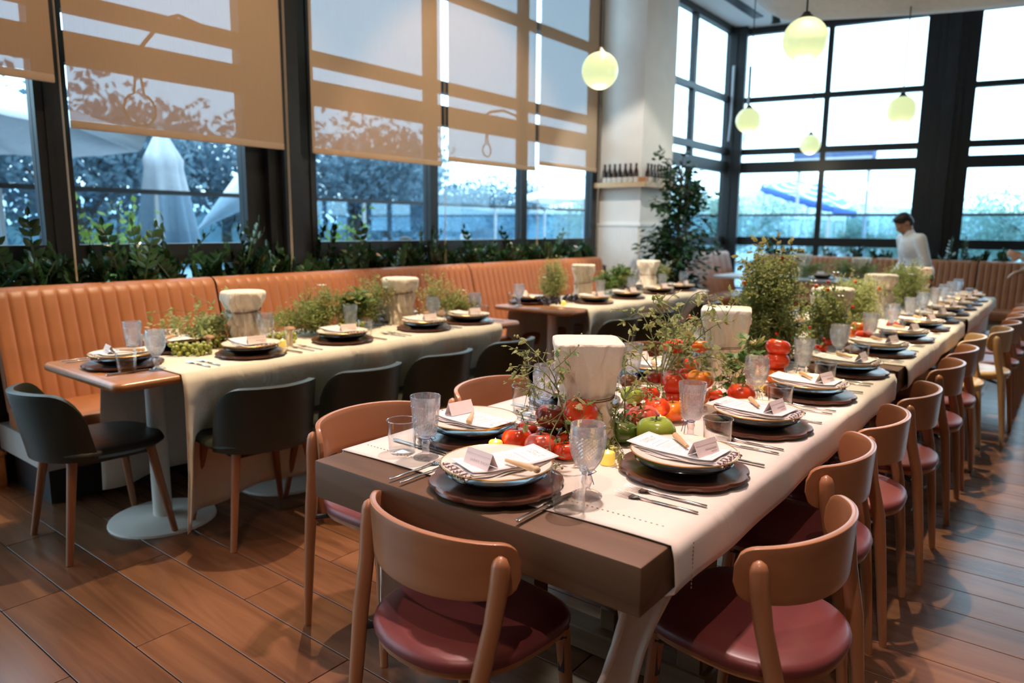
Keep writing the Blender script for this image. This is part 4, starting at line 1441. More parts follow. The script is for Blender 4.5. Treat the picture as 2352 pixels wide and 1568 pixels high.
def stripe_cloth():
    m, n, l, b, out = _new('striped_cloth')
    tcn = n.new('ShaderNodeTexCoord')
    wv = n.new('ShaderNodeTexWave'); wv.inputs['Scale'].default_value = 38.0; wv.bands_direction = 'X'
    l.new(tcn.outputs['Object'], wv.inputs['Vector'])
    cr = n.new('ShaderNodeValToRGB'); cr.color_ramp.elements[0].position = 0.42; cr.color_ramp.elements[1].position = 0.52
    cr.color_ramp.elements[0].color = (0.16, 0.10, 0.10, 1); cr.color_ramp.elements[1].color = (0.76, 0.68, 0.64, 1)
    l.new(wv.outputs['Fac'], cr.inputs[0]); l.new(cr.outputs[0], b.inputs['Base Color'])
    b.inputs['Roughness'].default_value = 0.85
    MATS['striped_cloth'] = m
stripe_cloth()

# ------------------------------------------------------------------ prototypes (origin = centre of own base)
def single(name, cat, bm, mat, smooth=45):
    o = bm.build(name, mat, None, smooth)
    tag(o, None, cat)
    return Proto(o)
def charger():
    b = MB()
    prof = [(0.0, 0.0), (0.75, 0.0), (0.97, 0.006), (1.0, 0.012), (0.985, 0.018), (0.90, 0.0165), (0.80, 0.010), (0.0, 0.010)]
    def rf(r, z, i, j, a):
        k = r * 0.163
        if r > 0.7:
            k *= 1 + 0.055 * (abs(math.cos(5 * a)) ** 0.6 - 0.6) * ((r - 0.7) / 0.3)
        return k
    b.lathe(prof, 80, rfun=rf)
    return single('charger_plate', 'charger', b, 'charger_wood', 60)
P_CHARGER = charger()
b = MB(); b.lathe([(0.0, 0.004), (0.07, 0.004), (0.072, 0.0), (0.08, 0.001), (0.118, 0.021), (0.126, 0.028), (0.124, 0.0305), (0.112, 0.024), (0.078, 0.0085), (0.0, 0.0065)], 48)
P_BLACK = single('black_plate', 'plate', b, 'black_glaze', 60)
def cream():
    e = thing('dinner_plate', '', 'plate')
    b = MB(); b.lathe([(0.0, 0.003), (0.06, 0.003), (0.062, 0.0), (0.07, 0.001), (0.11, 0.010), (0.135, 0.019), (0.137, 0.021), (0.1355, 0.0225), (0.128, 0.019), (0.105, 0.0115), (0.07, 0.007), (0.0, 0.0065)], 56)
    b.build('dish', 'cream_glaze', e, 60)
    g = MB(); g.lathe([(0.1358, 0.0190), (0.1378, 0.0212), (0.1358, 0.0232), (0.1338, 0.0222)], 56); g.build('rim', 'gold_rim', e, 60)
    return Proto(e)
P_PLATE = cream()
def mcurve(y):
    return 0.012 + 0.75 * max(0.0, y - 0.04) ** 2 + 0.35 * max(0.0, -0.04 - y) ** 2 * 4
def napkin():
    e = thing('folded_napkin', '', 'napkin')
    b = MB()
    for k, (w, L0, L1, dz) in enumerate(((0.062, -0.118, 0.105, 0.0), (0.060, -0.112, 0.112, 0.0028), (0.058, -0.106, 0.118, 0.0056))):
        n0 = len(b.v)
        def fn(u, v, w=w, L0=L0, L1=L1, dz=dz, k=k):
            y = L0 + (L1 - L0) * v
            x = (u - 0.5) * 2 * w + 0.006 * math.sin(v * 7 + k)
            return (x, y, mcurve(y) - 0.010 + dz + 0.0016 * math.sin(u * 11 + k * 2 + v * 4) + 0.001 * math.sin(v * 17))
        b.grid(fn, 16, 22)
    solid(b.build('cloth', 'napkin_cloth', e, 180), 0.0016)
    h = MB()
    for k in range(3):
        def fe(u, v, k=k):
            y = -0.118 + 0.004 * k - 0.010 * v
            return ((u - 0.5) * 0.128, y, mcurve(-0.118) - 0.011 + 0.0030 * k + 0.003 * math.sin(u * 60 + k * 2) * (0.5 + v) - 0.003 * v)
        h.grid(fe, 60, 3)
    solid(h.build('striped_hem', 'striped_cloth', e, 180), 0.0012)
    return Proto(e)
P_NAP = napkin()
def text_mesh(body, size, mat):
    cu = bpy.data.curves.new('lettering', 'FONT')
    cu.body = body
    cu.size = size
    cu.align_x = 'CENTER'
    cu.space_line = 0.9
    cu.space_character = 1.25
    cu.resolution_u = 2
    tmp = bpy.data.objects.new('tmp_text', cu)
    COL.objects.link(tmp)
    dg = bpy.context.evaluated_depsgraph_get()
    me = bpy.data.meshes.new_from_object(tmp.evaluated_get(dg))
    bpy.data.objects.remove(tmp)
    me.materials.clear()
    me.materials.append(MATS[mat])
    me.name = 'lettering'
    return me
def menu():
    e = thing('menu_card', '', 'menu')
    b = MB()
    b.grid(lambda u, v: ((u - 0.5) * 0.118, -0.105 + 0.24 * v, mcurve(-0.105 + 0.24 * v)), 6, 24)
    solid(b.build('sheet', 'menu_paper', e, 180), 0.0009)
    tm = text_mesh('ICONS of\nEATALY', 0.0135, 'ink')
    for v in tm.vertices:
        y = 0.105 + v.co.y
        v.co = Vector((v.co.x, y, mcurve(y) + 0.0008))
    ob('lettering', tm, e)
    ln = MB()
    rr = random.Random(3)
    rows = [(0.078, 0.05, 0.0008), (0.062, 0.07, 0.002)]
    yy = 0.050
    while yy > -0.095:
        rows.append((yy, rr.uniform(0.05, 0.085), 0.0007))
        yy -= 0.0058 if rr.random() < 0.75 else 0.012
    for y, w, t in rows:
        z = mcurve(y) + 0.0007
        x = -w / 2
        while x < w / 2:
            q = rr.uniform(0.004, 0.010)
            ln.box((x + q / 2, y, z), (q, t, 0.0003))
            x += q + 0.0016
    for x in (-0.054, 0.054):
        pass
    tag(ln.build('small_print', 'ink', e, None), kind='stuff')
    fr = MB()
    for x in (-0.0525, 0.0525):
        fr.grid(lambda u, v, x=x: (x + (u - 0.5) * 0.0006, -0.1 + 0.23 * v, mcurve(-0.1 + 0.23 * v) + 0.0008), 1, 20)
    fr.box((0, 0.13, mcurve(0.13) + 0.0008), (0.105, 0.0006, 0.0002))
    fr.build('border_line', 'ink', e, None)
    return Proto(e)
P_MENU = menu()
def tent(name_text):
    e = thing('place_card', '', 'place card')
    b = MB()
    w, hgt, d = 0.088, 0.036, 0.017
    b.grid(lambda u, v: ((u - 0.5) * w, -d + 2 * d * v, hgt * (1 - abs(2 * v - 1))), 2, 2)
    solid(b.build('folded_card', 'card_paper', e, None), 0.0007)
    sl = math.atan2(hgt, d)
    M = TR((0, -d * 0.62 - 0.0006, hgt * 0.38 + 0.0004), (sl, 0, 0))
    if name_text:
        tm = text_mesh(name_text, 0.0088, 'ink')
        tm.transform(TR((0.012, -0.004, 0)))
        tm.transform(M)
        ob('lettering', tm, e)
    else:
        ln = MB()
        ln.box((0.014, 0.0, 0), (0.046, 0.0032, 0.0002), M)
        ln.box((0.024, -0.008, 0), (0.024, 0.0028, 0.0002), M)
        ln.build('lettering', 'ink', e, None)
    tl_ = MB(); tl_.box((0, 0.013, 0), (0.084, 0.0005, 0.0002), M); tl_.build('printed_line', 'ink', e, None)
    return Proto(e)
P_CARD0 = tent('SARAH NAJAFI')
P_CARD = tent(None)
b = MB(); b.lathe([(0.0, 0), (0.0045, 0.0), (0.0052, 0.02), (0.0075, 0.065), (0.0085, 0.082), (0.0055, 0.087), (0.008, 0.093), (0.0085, 0.098), (0.006, 0.104), (0.0, 0.105)], 14, M=TR((0, -0.05, 0.0085), (R(-90), 0, 0)))
P_PEG = single('wooden_peg', 'peg', b, 'peg_wood', 60)
def fork():
    b = MB()
    pts = [(0, -0.100, 0.003), (0, -0.02, 0.004), (0, 0.03, 0.006), (0, 0.045, 0.008)]
    b.rbox((0, -0.045, 0.0035), (0.0075, 0.11, 0.004), 0.0012, 1)
    b.tube([(0, 0.01, 0.0035), (0, 0.03, 0.0052), (0, 0.045, 0.006)], [0.0032, 0.0026, 0.004], 8)
    def head(u, v):
        y = 0.042 + 0.026 * v
        w = 0.005 + 0.0075 * math.sin(min(1, v * 1.4) * PI / 2)
        return ((u - 0.5) * 2 * w, y, 0.006 - 0.004 * math.sin(v * PI * 0.8) + 0.001 * (2 * u - 1) ** 2)
    b.grid(head, 8, 6)
    for k in range(4):
        x = -0.0105 + 0.007 * k
        b.tube([(x, 0.066, 0.0035), (x, 0.085, 0.0045), (x * 0.95, 0.105, 0.009)], [0.0016, 0.0014, 0.0007], 6)
    return single('fork', 'fork', b, 'steel', 60)
P_FORK = fork()
def knife():
    e = thing('table_knife', '', 'knife')
    MB().rbox((0, -0.065, 0.0045), (0.010, 0.11, 0.0065), 0.0018, 2).build('handle', 'steel', e)
    bl = MB()
    bl.grid(lambda u, v: ((u - 0.5) * 0.017 * (1 - v ** 3) + 0.003 * v, -0.012 + 0.125 * v, 0.005 + 0.0004 * math.sin(u * PI)), 4, 12)
    solid(bl.build('blade', 'steel_dark', e, 180), 0.0012)
    return Proto(e)
P_KNIFE = knife()
def tumbler():
    e = thing('water_tumbler', '', 'glass')
    MB().lathe([(0.0, 0.0), (0.034, 0.0), (0.0365, 0.003), (0.042, 0.092), (0.0425, 0.0935), (0.041, 0.0935), (0.0405, 0.092), (0.0352, 0.009), (0.0, 0.008)], 36).build('cup', 'tumbler_glass', e, 60)
    MB().lathe([(0.0408, 0.0925), (0.0418, 0.0942), (0.0428, 0.0925), (0.0418, 0.0915)], 36).build('rim', 'cut_glass', e, 60)
    return Proto(e)
P_TUMB = tumbler()
def ribbon(z):
    rb = MB()
    rb.tube([(0.011 * math.cos(a * PI / 6), 0.011 * math.sin(a * PI / 6), z) for a in range(13)], 0.0018, 6)
    for sx in (-1, 1):
        rb.tube([(0, -0.011, z), (sx * 0.012, -0.016, z + 0.006), (sx * 0.02, -0.018, z), (sx * 0.012, -0.016, z - 0.005), (0, -0.012, z)], 0.0011, 5)
        rb.tube([(0, -0.012, z), (sx * 0.008, -0.02, z - 0.012), (sx * 0.014, -0.024, z - 0.035)], 0.0011, 5)
    return rb
def goblet(kind):
    e = thing('cut_glass_goblet', '', 'goblet')
    if kind == 'diamond':
        pr = [(0.0, 0.0), (0.036, 0.0), (0.037, 0.003), (0.028, 0.009), (0.011, 0.014), (0.008, 0.02), (0.0135, 0.034), (0.012, 0.044), (0.0085, 0.052), (0.011, 0.060)]
        bowl = [(0.011, 0.060), (0.019, 0.071), (0.027, 0.084), (0.0325, 0.098), (0.036, 0.112), (0.0378, 0.126), (0.0383, 0.140), (0.0380, 0.152)]
        top = [(0.0374, 0.166), (0.0365, 0.174), (0.0355, 0.1755), (0.0352, 0.173), (0.036, 0.152), (0.0355, 0.126), (0.030, 0.098), (0.018, 0.076), (0.0, 0.070)]
        n = 48
        pts = []
        rows = 22
        for j in range(rows + 1):
            t = j / rows * (len(bowl) - 1)
            k = min(len(bowl) - 2, int(t)); f = t - k
            pts.append((bowl[k][0] + (bowl[k + 1][0] - bowl[k][0]) * f, bowl[k][1] + (bowl[k + 1][1] - bowl[k][1]) * f))
        allp = pr[:-1] + pts + top
        j0, j1 = len(pr) - 1, len(pr) - 1 + rows
        def rf(r, z, i, j, a):
            if j0 < j < j1:
                return r + (0.0014 if (i + j) % 2 else -0.0008)
            if j in (1, 2, 3):
                return r * (1 + 0.02 * math.cos(16 * a))
            return r
        b = MB(); b.lathe(allp, n, rfun=rf)
    else:
        allp = [(0.0, 0.0), (0.034, 0.0), (0.035, 0.003), (0.026, 0.008), (0.011, 0.013), (0.0095, 0.03), (0.0125, 0.042), (0.010, 0.052), (0.0135, 0.058), (0.022, 0.062)]
        j0 = len(allp)
        rows = 18
        for j in range(rows + 1):
            t = j / rows
            allp.append((0.0265 + 0.0085 * t ** 0.8, 0.067 + 0.073 * t))
        j1 = len(allp)
        allp += [(0.0355, 0.145), (0.0365, 0.147), (0.0355, 0.149), (0.037, 0.165), (0.0378, 0.172), (0.0368, 0.1735), (0.036, 0.172), (0.0335, 0.145), (0.027, 0.085), (0.02, 0.068), (0.0, 0.065)]
        rn = random.Random(4)
        bump = {}
        def rf(r, z, i, j, a):
            if j0 <= j < j1 - 4:
                t = (j - j0) / rows
                fl = math.cos(6 * a)
                d = math.hypot((((a * 6 / (2 * PI)) % 1) - 0.5) * 1.0, (t - 0.42) * 1.1)
                w = 0.0016 * math.cos(d * 38) * max(0, 1 - d * 1.8)
                if (i, j) not in bump: bump[(i, j)] = rn.uniform(-0.0005, 0.0005)
                return r + w + bump[(i, j)]
            if z > 0.144 and z < 0.15:
                return r + 0.0006 * (i % 2)
            return r
        b = MB(); b.lathe(allp, 60, rfun=rf)
    b.v = [(x * 1.1 if z > 0.058 else x, y * 1.1 if z > 0.058 else y, z) for x, y, z in b.v]
    b.build('bowl_and_stem', 'cut_glass', e, None)
    ribbon(0.055).build('ribbon', 'blue_ribbon', e, 60)
    return Proto(e)
P_GD, P_GF = goblet('diamond'), goblet('floral')

# ------------------------------------------------------------------ place settings
def setting(cx, cy, ang, where, gob, full=2, card=None, z=SURF, jit=0.0, group='', gpos=(0.235, 0.085), tpos=(0.185, -0.015), fork_x=(-0.245, -0.295), menu_rot=0.0, skip=(), peg=(0.035, 0.025, -50)):
    """ang: rotation so that local +y points away from the diner"""
    rz = R(ang)
    def W_(x, y, dz=0.0):
        c, s = math.cos(rz), math.sin(rz)
        return (cx + c * x - s * y, cy + s * x + c * y, z + dz)
    j = random.uniform
    P_CHARGER.put(W_(0, 0), rz + j(-0.3, 0.3), 'scalloped dark wooden charger, ' + where, 'wooden chargers')
    P_BLACK.put(W_(0, 0, 0.0115), rz, 'black plate between charger and cream plate, ' + where, 'black plates')
    P_PLATE.put(W_(0, 0, 0.0385), rz, 'cream gold-rimmed plate, ' + where, 'cream plates')
    P_NAP.put(W_(0.004, 0, 0.047), rz + R(menu_rot) + j(-jit, jit), 'folded striped-edge napkin, ' + where, 'folded napkins')
    P_MENU.put(W_(0.006, 0.004, 0.0495), rz + R(menu_rot - 3) + j(-jit, jit), 'printed paper menu, ' + where, 'paper menus')
    (card or P_CARD).put(W_(-0.005, -0.055, 0.0635), rz + R(-8) + j(-jit, jit) * 2, 'pink folded place card, ' + where, 'place cards')
    P_PEG.put(W_(peg[0], peg[1], 0.0635), rz + R(peg[2]) + j(-.15, .15), 'small turned wooden peg, ' + where, 'wooden pegs')
    if full >= 1 and 'glass' not in skip:
        P_TUMB.put(W_(*tpos), 0, 'clear water tumbler, ' + where, 'water tumblers')
        (P_GD if gob == 'd' else P_GF).put(W_(*gpos), rz + j(0, 6), ('diamond-cut wine goblet, ' if gob == 'd' else 'flower-pressed wine goblet, ') + where, 'cut glass goblets')
    if full >= 2:
        for k, fx in enumerate(fork_x):
            P_FORK.put(W_(fx, -0.045), rz + j(-.03, .03), ('inner fork, ' if k == 0 else 'outer fork, ') + where, 'forks')
        P_KNIFE.put(W_(0.178, -0.03), rz + j(-.03, .03), 'steel table knife, ' + where, 'table knives')
setting(-1.06, 1.303, 0, 'head of the tomato table', 'd', 2, P_CARD0, menu_rot=-18, peg=(0.085, -0.012, -98), gpos=(0.209, 0.078), tpos=(0.222, -0.018), fork_x=(-0.185, -0.222))
RY = [1.68, 2.225, 2.785, 3.36, 4.01, 4.61, 5.21, 5.70, 6.26, 6.74, 7.19, 7.64]
for i, y in enumerate(RY):
    setting(-0.745, y, 90, 'tomato table right side, %s from front' % ORD[i], 'fd'[i % 2], 2 if i < 7 else 1, jit=0.05, gpos=(0.292, 0.112), tpos=(0.240, 0.008), fork_x=(-0.19, -0.238))
LY = [1.57, 2.13, 2.72, 3.30, 4.12, 4.72]
for i, y in enumerate(LY):
    setting(-1.372, y, -90, 'tomato table left side, %s from front' % ORD[i], 'fd'[i % 2], 2 if i < 3 else 1, jit=0.05, gpos=(0.228, 0.032), tpos=(0.236, -0.052))
setting(-3.30, 1.415, 0, 'head of the grape table', 'd', 2, z=TZ + 0.001, gpos=(0.205, 0.05), tpos=(0.17, -0.06), jit=0.05)
for i, y in enumerate((1.92, 2.47, 3.09, 3.50)):
    setting(-3.09, y, 90, 'grape table aisle side, %s from front' % ORD[i], 'dfdd'[i], 2, jit=0.08, gpos=(0.17, 0.14) if i < 2 else (0.2, 0.12), tpos=(0.19, 0.04))
for i, y in enumerate((1.75, 3.25)):
    setting(-3.50, y, -90, 'grape table banquette side, %s from front' % ORD[i], 'fd'[i], 1, jit=0.08)
for i, y in enumerate((5.12, 5.68, 6.30, 6.78)):
    setting(-3.13, y, 90, 'dark grape table aisle side, %s from front' % ORD[i], 'fdfd'[i], 1, jit=0.08)
for i, y in enumerate((4.75, 6.5)):
    setting(-3.54, y, -90, 'dark grape table banquette side, %s from front' % ORD[i], 'df'[i], 1, jit=0.08)
for i, x in enumerate((-3.4, -2.55, -1.85)):
    setting(x, 9.72, 0, 'far end table, %s from left' % ORD[i], 'fdf'[i], 1, z=TZ + 0.001, jit=0.08)
# ------------------------------------------------------------------ tomatoes
def tomato_mat(name, c1, c2):
    m, n, l, b, out = _new(name)
    tcn = n.new('ShaderNodeTexCoord'); sx = n.new('ShaderNodeSeparateXYZ')
    l.new(tcn.outputs['Object'], sx.inputs[0])
    ns = n.new('ShaderNodeTexNoise'); ns.inputs['Scale'].default_value = 2.2; ns.inputs['Detail'].default_value = 3
    l.new(tcn.outputs['Object'], ns.inputs['Vector'])
    ad = n.new('ShaderNodeMath'); ad.operation = 'MULTIPLY_ADD'; ad.inputs[1].default_value = 0.55
    l.new(sx.outputs['Z'], ad.inputs[0]); l.new(ns.outputs['Fac'], ad.inputs[2])
    cr = n.new('ShaderNodeValToRGB'); cr.color_ramp.elements[0].position = 0.45; cr.color_ramp.elements[1].position = 0.98
    cr.color_ramp.elements[0].color = tuple(c1) + (1,); cr.color_ramp.elements[1].color = tuple(c2) + (1,)
    l.new(ad.outputs[0], cr.inputs[0]); l.new(cr.outputs[0], b.inputs['Base Color'])
    b.inputs['Roughness'].default_value = 0.24
    b.inputs['Specular IOR Level'].default_value = 0.5
    b.inputs['Subsurface Weight'].default_value = 0.15
    b.inputs['Subsurface Radius'].default_value = (0.02, 0.006, 0.003); b.inputs['Subsurface Scale'].default_value = 0.3
    MATS['tomato_' + name] = m
TC = {'red': ((0.66, 0.030, 0.010), (0.74, 0.085, 0.012)), 'coral': ((0.70, 0.075, 0.045), (0.78, 0.14, 0.07)), 'orange': ((0.75, 0.12, 0.012), (0.80, 0.24, 0.02)),
      'purple': ((0.10, 0.012, 0.012), (0.26, 0.04, 0.02)), 'dkred': ((0.25, 0.015, 0.01), (0.36, 0.04, 0.015)), 'brown': ((0.14, 0.025, 0.012), (0.24, 0.10, 0.03)),
      'lime': ((0.36, 0.40, 0.06), (0.26, 0.36, 0.04)), 'dkgreen': ((0.04, 0.085, 0.012), (0.10, 0.15, 0.02)), 'redyel': ((0.68, 0.06, 0.012), (0.78, 0.42, 0.03)), 'yellow': ((0.80, 0.42, 0.03), (0.82, 0.52, 0.06))}
for k, (a, c) in TC.items():
    tomato_mat(k, a, c)
pm('calyx', (0.10, 0.13, 0.035), 0.6)
def tomato_shape(seed):
    rnd = random.Random(seed)
    nl = rnd.choice((6, 7, 8, 9))
    ph = rnd.uniform(0, 6); depth = rnd.uniform(0.03, 0.085)
    b = MB()
    N, Mm = 40, 16
    prof = []
    for j in range(Mm + 1):
        t = PI * j / Mm
        r = math.sin(t) ** 1.0 if 0 < j < Mm else 0.0
        z = -math.cos(t) * 0.385
        if t > PI * 0.72:
            z -= 0.10 * smoothstep(PI * 0.72, PI, t)
        if t < PI * 0.25:
            z += 0.03 * (1 - t / (PI * 0.25))
        prof.append((r * 0.5, z + 0.385))
    def rf(r, z, i, j, a):
        t = j / Mm
        w = smoothstep(0.15, 0.75, t)
        return r * (1 - depth * w * (1 - abs(math.cos(nl * a / 2 + ph))) ** 1.0 * 1.6 + 0.02 * math.sin(2 * a + ph) + 0.015 * math.sin(3 * a))
    b.lathe(prof, N, rfun=rf)
    ztop = prof[-1][1]
    c = MB()
    c.tube([(0, 0, ztop - 0.01), (0.01, 0, ztop + 0.05), (0.03, 0.01, ztop + 0.10)], [0.035, 0.022, 0.026], 7)
    for i in range(6):
        a = i * PI / 3 + ph
        d = Vector((math.cos(a), math.sin(a), 0.12))
        leaf_blade(c, Vector((0, 0, ztop + 0.01)), d, Vector((0, 0, 1)), 0.19, 0.028, -0.2)
    return b, c
SH = []
for sd in range(5):
    b, c = tomato_shape(sd + 3)
    SH.append((b, c.mesh('calyx', 'calyx', None)))
SHM = {}
def tomato(kind, x, y, z, d, label, seed):
    rnd = random.Random(seed)
    k = rnd.randrange(5)
    if (k, kind) not in SHM:
        SHM[(k, kind)] = SH[k][0].mesh('tomato', 'tomato_' + kind, 180)
    o = ob('tomato', SHM[(k, kind)], None, (x, y, z), (rnd.uniform(-.16, .16), rnd.uniform(-.16, .16), rnd.uniform(0, 6)))
    o.scale = (d, d, d)
    tag(o, label, 'tomato', 'tomatoes on the long table')
    ob('stem', SH[k][1], o)
TOM = [
 ('red',-1.054,1.659,0.832,0.0939,'bright red tomato topmost, in front of the nearest plinth'),
 ('purple',-1.132,1.632,0.812,0.0866,'dark purple tomato left of the nearest plinth'),
 ('red',-1.185,1.553,0.757,0.0809,'red tomato at the left end of the nearest heap'),
 ('coral',-1.098,1.543,0.757,0.0856,'ribbed coral tomato behind the head menu'),
 ('red',-1.035,1.570,0.757,0.0613,'red tomato low behind the nearest diamond-cut goblet'),
 ('dkred',-1.206,1.620,0.777,0.0569,'small dark red tomato at the left of the nearest heap'),
 ('brown',-1.215,1.690,0.757,0.0521,'small brown tomato behind the left end of the nearest heap'),
 ('red',-1.083,1.652,0.757,0.0695,'red tomato under the topmost one by the nearest plinth'),
 ('purple',-1.145,1.635,0.757,0.0700,'dark tomato under the purple one in the nearest heap'),
 ('lime',-0.905,1.844,0.757,0.1058,'big pale green tomato behind the first right-hand menu'),
 ('dkgreen',-0.992,1.794,0.757,0.0863,'dark green striped tomato right of the nearest plinth'),
 ('coral',-0.990,1.931,0.767,0.0958,'coral red tomato behind the green ones'),
 ('orange',-0.982,2.119,0.757,0.0851,'orange tomato behind the first flower-pressed goblet'),
 ('lime',-1.108,2.070,0.807,0.0718,'yellow-green tomato on top right of the nearest plinth'),
 ('red',-1.100,2.080,0.757,0.0663,'red tomato under the yellow-green one'),
 ('red',-1.092,2.160,0.797,0.0663,'red tomato just right of the yellow-green one'),
 ('red',-1.017,2.070,0.777,0.0773,'red tomato in the middle of the second heap'),
 ('brown',-1.206,2.225,0.817,0.0618,'brown tomato at the back of the second heap'),
 ('red',-1.057,2.288,0.807,0.0942,'large red tomato on top of the second heap'),
 ('redyel',-1.004,2.370,0.817,0.0892,'red and yellow ribbed tomato on the second heap'),
 ('red',-1.083,2.445,0.807,0.0802,'red tomato behind the ribbed red and yellow one'),
 ('dkred',-1.138,2.290,0.827,0.0620,'dark red tomato left on the second heap'),
 ('red',-1.060,2.285,0.757,0.0800,'red tomato underneath the second heap, left'),
 ('red',-0.997,2.488,0.757,0.0544,'small red tomato right below the second heap'),
 ('orange',-1.005,2.375,0.757,0.0750,'orange tomato underneath the second heap, right'),
 ('red',-0.903,2.496,0.757,0.0909,'lobed red tomato lying alone beside the second menu'),
 ('orange',-0.949,2.689,0.757,0.0469,'small orange tomato behind the lone lobed red one'),
 ('red',-0.925,2.94,0.868,0.0900,'topmost red tomato of the stack of three'),
 ('red',-0.918,2.935,0.811,0.0930,'middle red tomato of the stack of three'),
 ('orange',-0.918,2.933,0.757,0.0850,'bottom orange tomato of the stack of three'),
 ('red',-1.013,3.024,0.757,0.0800,'red tomato behind the stack of three'),
 ('orange',-0.940,4.425,0.795,0.0846,'orange tomato on top, beside the round plinth'),
 ('red',-0.885,4.315,0.757,0.0919,'red tomato low beside the round plinth'),
 ('orange',-0.955,4.43,0.757,0.0850,'orange tomato under the upper one by the round plinth'),
 ('red',-0.977,3.963,0.777,0.0503,'small red tomato in front of the round plinth'),
 ('red',-0.981,3.861,0.757,0.0448,'smallest red tomato in front of the round plinth'),
 ('red',-1.086,4.076,0.787,0.0523,'small red tomato left of the round plinth'),
 ('red',-0.973,5.527,0.787,0.0664,'red tomato before the fourth plinth, upper'),
 ('red',-0.873,5.026,0.757,0.0715,'red tomato before the fourth plinth, lower'),
 ('yellow',-1.032,6.846,0.780,0.0953,'yellow tomato toward the far end of the long table'),
 ('orange',-1.219,7.50,0.780,0.1061,'orange tomato toward the far end of the long table'),
 ('red',-1.065,8.08,0.757,0.0975,'red tomato at the very far end of the long table')]
for i, (k, x, y, z, d, lb) in enumerate(TOM):
    tomato(k, x, y, z, d * 1.09, lb, i)

# glass jar with tomatoes behind the second heap
thin_glass('jar_glass', (0.95, 0.97, 0.97), 0.06, 0.8, 0.01, 2.4)
je = thing('glass_jar', 'glass jar filled with red tomatoes in the vines', 'jar', (-1.10, 2.42, SURF))
MB().lathe([(0, 0), (0.065, 0), (0.07, 0.01), (0.07, 0.165), (0.072, 0.17), (0.068, 0.17), (0.066, 0.012), (0, 0.01)], 32).build('glass', 'jar_glass', je)
MB().lathe([(0.069, 0.165), (0.072, 0.172), (0.068, 0.172)], 32).build('rim', 'cut_glass', je)
for i in range(9):
    a = i * 2.4; lv = i // 4
    tomato('red' if i % 3 else 'dkred', -1.10 + 0.032 * math.cos(a), 2.42 + 0.032 * math.sin(a), SURF + 0.014 + 0.05 * lv, 0.058, 'red tomato inside the glass jar, layer %s, %s piece' % (ORD[lv], ORD[i % 4]), 50 + i)
tomato('red', -1.125, 2.395, SURF + 0.171, 0.080, 'red tomato sitting on top of the glass jar', 61)
tomato('orange', -1.055, 2.475, SURF + 0.171, 0.066, 'orange tomato on top of the glass jar behind the red one', 62)

# ------------------------------------------------------------------ tea lights
pm('candle_wax', (0.85, 0.62, 0.12), 0.5, var=0.03, emit=(1.0, 0.62, 0.10), estr=0.55)
pm('candle_flame', (1, 0.95, 0.7), 0.5, var=0.01, emit=(1.0, 0.92, 0.5), estr=3.0)
def candle(loc, label):
    e = thing('tea_light', label, 'candle', loc)
    def rf(r, z, i, j, a):
        return r * (1 + (0.03 * math.sin(3 * a) if j > 1 else 0))
    MB().lathe([(0, 0), (0.019, 0), (0.020, 0.004), (0.0195, 0.03), (0.017, 0.033), (0.012, 0.026), (0.0, 0.024)], 24, rfun=rf).build('wax_cup', 'candle_wax', e, 60)
    MB().lathe([(0.0, 0.024), (0.0035, 0.027), (0.0042, 0.031), (0.002, 0.038), (0.0, 0.042)], 10).build('flame', 'candle_flame', e, 60)
    d = bpy.data.lights.new('candle_glow', 'POINT'); d.energy = 0.06; d.color = (1, 0.6, 0.2); d.shadow_soft_size = 0.02
    lo = bpy.data.objects.new('candle_glow', d); COL.objects.link(lo); lo.parent = e; lo.location = (0, 0, 0.06)
for p, lb in [((-1.225, 1.50), 'yellow tea light behind the head plate'), ((-0.932, 1.615), 'yellow tea light behind the nearest diamond-cut goblet'), ((-0.985, 2.03), 'yellow tea light among the coral and orange tomatoes'),
              ((-0.93, 2.765), 'yellow tea light left of the second goblet on the right side'), ((-3.19, 2.16), 'yellow tea light near the first plinth of the grape table'), ((-3.22, 4.80), 'orange tea light on the bare end of the dark grape table'),
              ((-3.17, 5.43), 'yellow tea light in the middle of the dark grape table')]:
    candle((p[0], p[1], SURF), lb)

# ------------------------------------------------------------------ vines and greenery
leafmat('vine_leaf', (0.27, 0.32, 0.09), (0.42, 0.45, 0.17), 0.5, 0.45)
leafmat('vine_leaf_dark', (0.07, 0.15, 0.03), (0.15, 0.25, 0.06), 0.45, 0.35)
leafmat('vine_leaf_dry', (0.30, 0.26, 0.09), (0.40, 0.34, 0.13), 0.6, 0.35)
pm('vine_stem', (0.16, 0.18, 0.06), 0.6)
pm('vine_bud', (0.34, 0.34, 0.12), 0.5)
pm('white_petal', (0.80, 0.80, 0.84), 0.6, var=0.03)
def vleaf(seed, broad=1.0):
    rnd = random.Random(seed)
    b = MB()
    # lobed leaf: unit length along +y
    half = [(0.0, 0.0), (0.16, 0.10), (0.30, 0.28), (0.20, 0.40), (0.28, 0.56), (0.15, 0.70), (0.10, 0.86), (0.0, 1.0)]
    mid = [(0, y, -0.10 * y * y) for _, y in half]
    for sg in (-1, 1):
        vs = mid + [(sg * x * broad, y, -0.10 * y * y - 0.22 * x + 0.02 * rnd.uniform(-1, 1)) for x, y in half]
        fs = []
        n = len(half)
        for i in range(n - 1):
            fs.append((i, i + 1, n + i + 1, n + i) if sg > 0 else (i, n + i, n + i + 1, i + 1))
        b.add(vs, fs)
    return b
VLM = {}
for mname in ('vine_leaf', 'vine_leaf_dark', 'vine_leaf_dry'):
    VLM[mname] = [vleaf(s, 0.85 + 0.2 * s).mesh('leaf', mname, None) for s in range(3)]
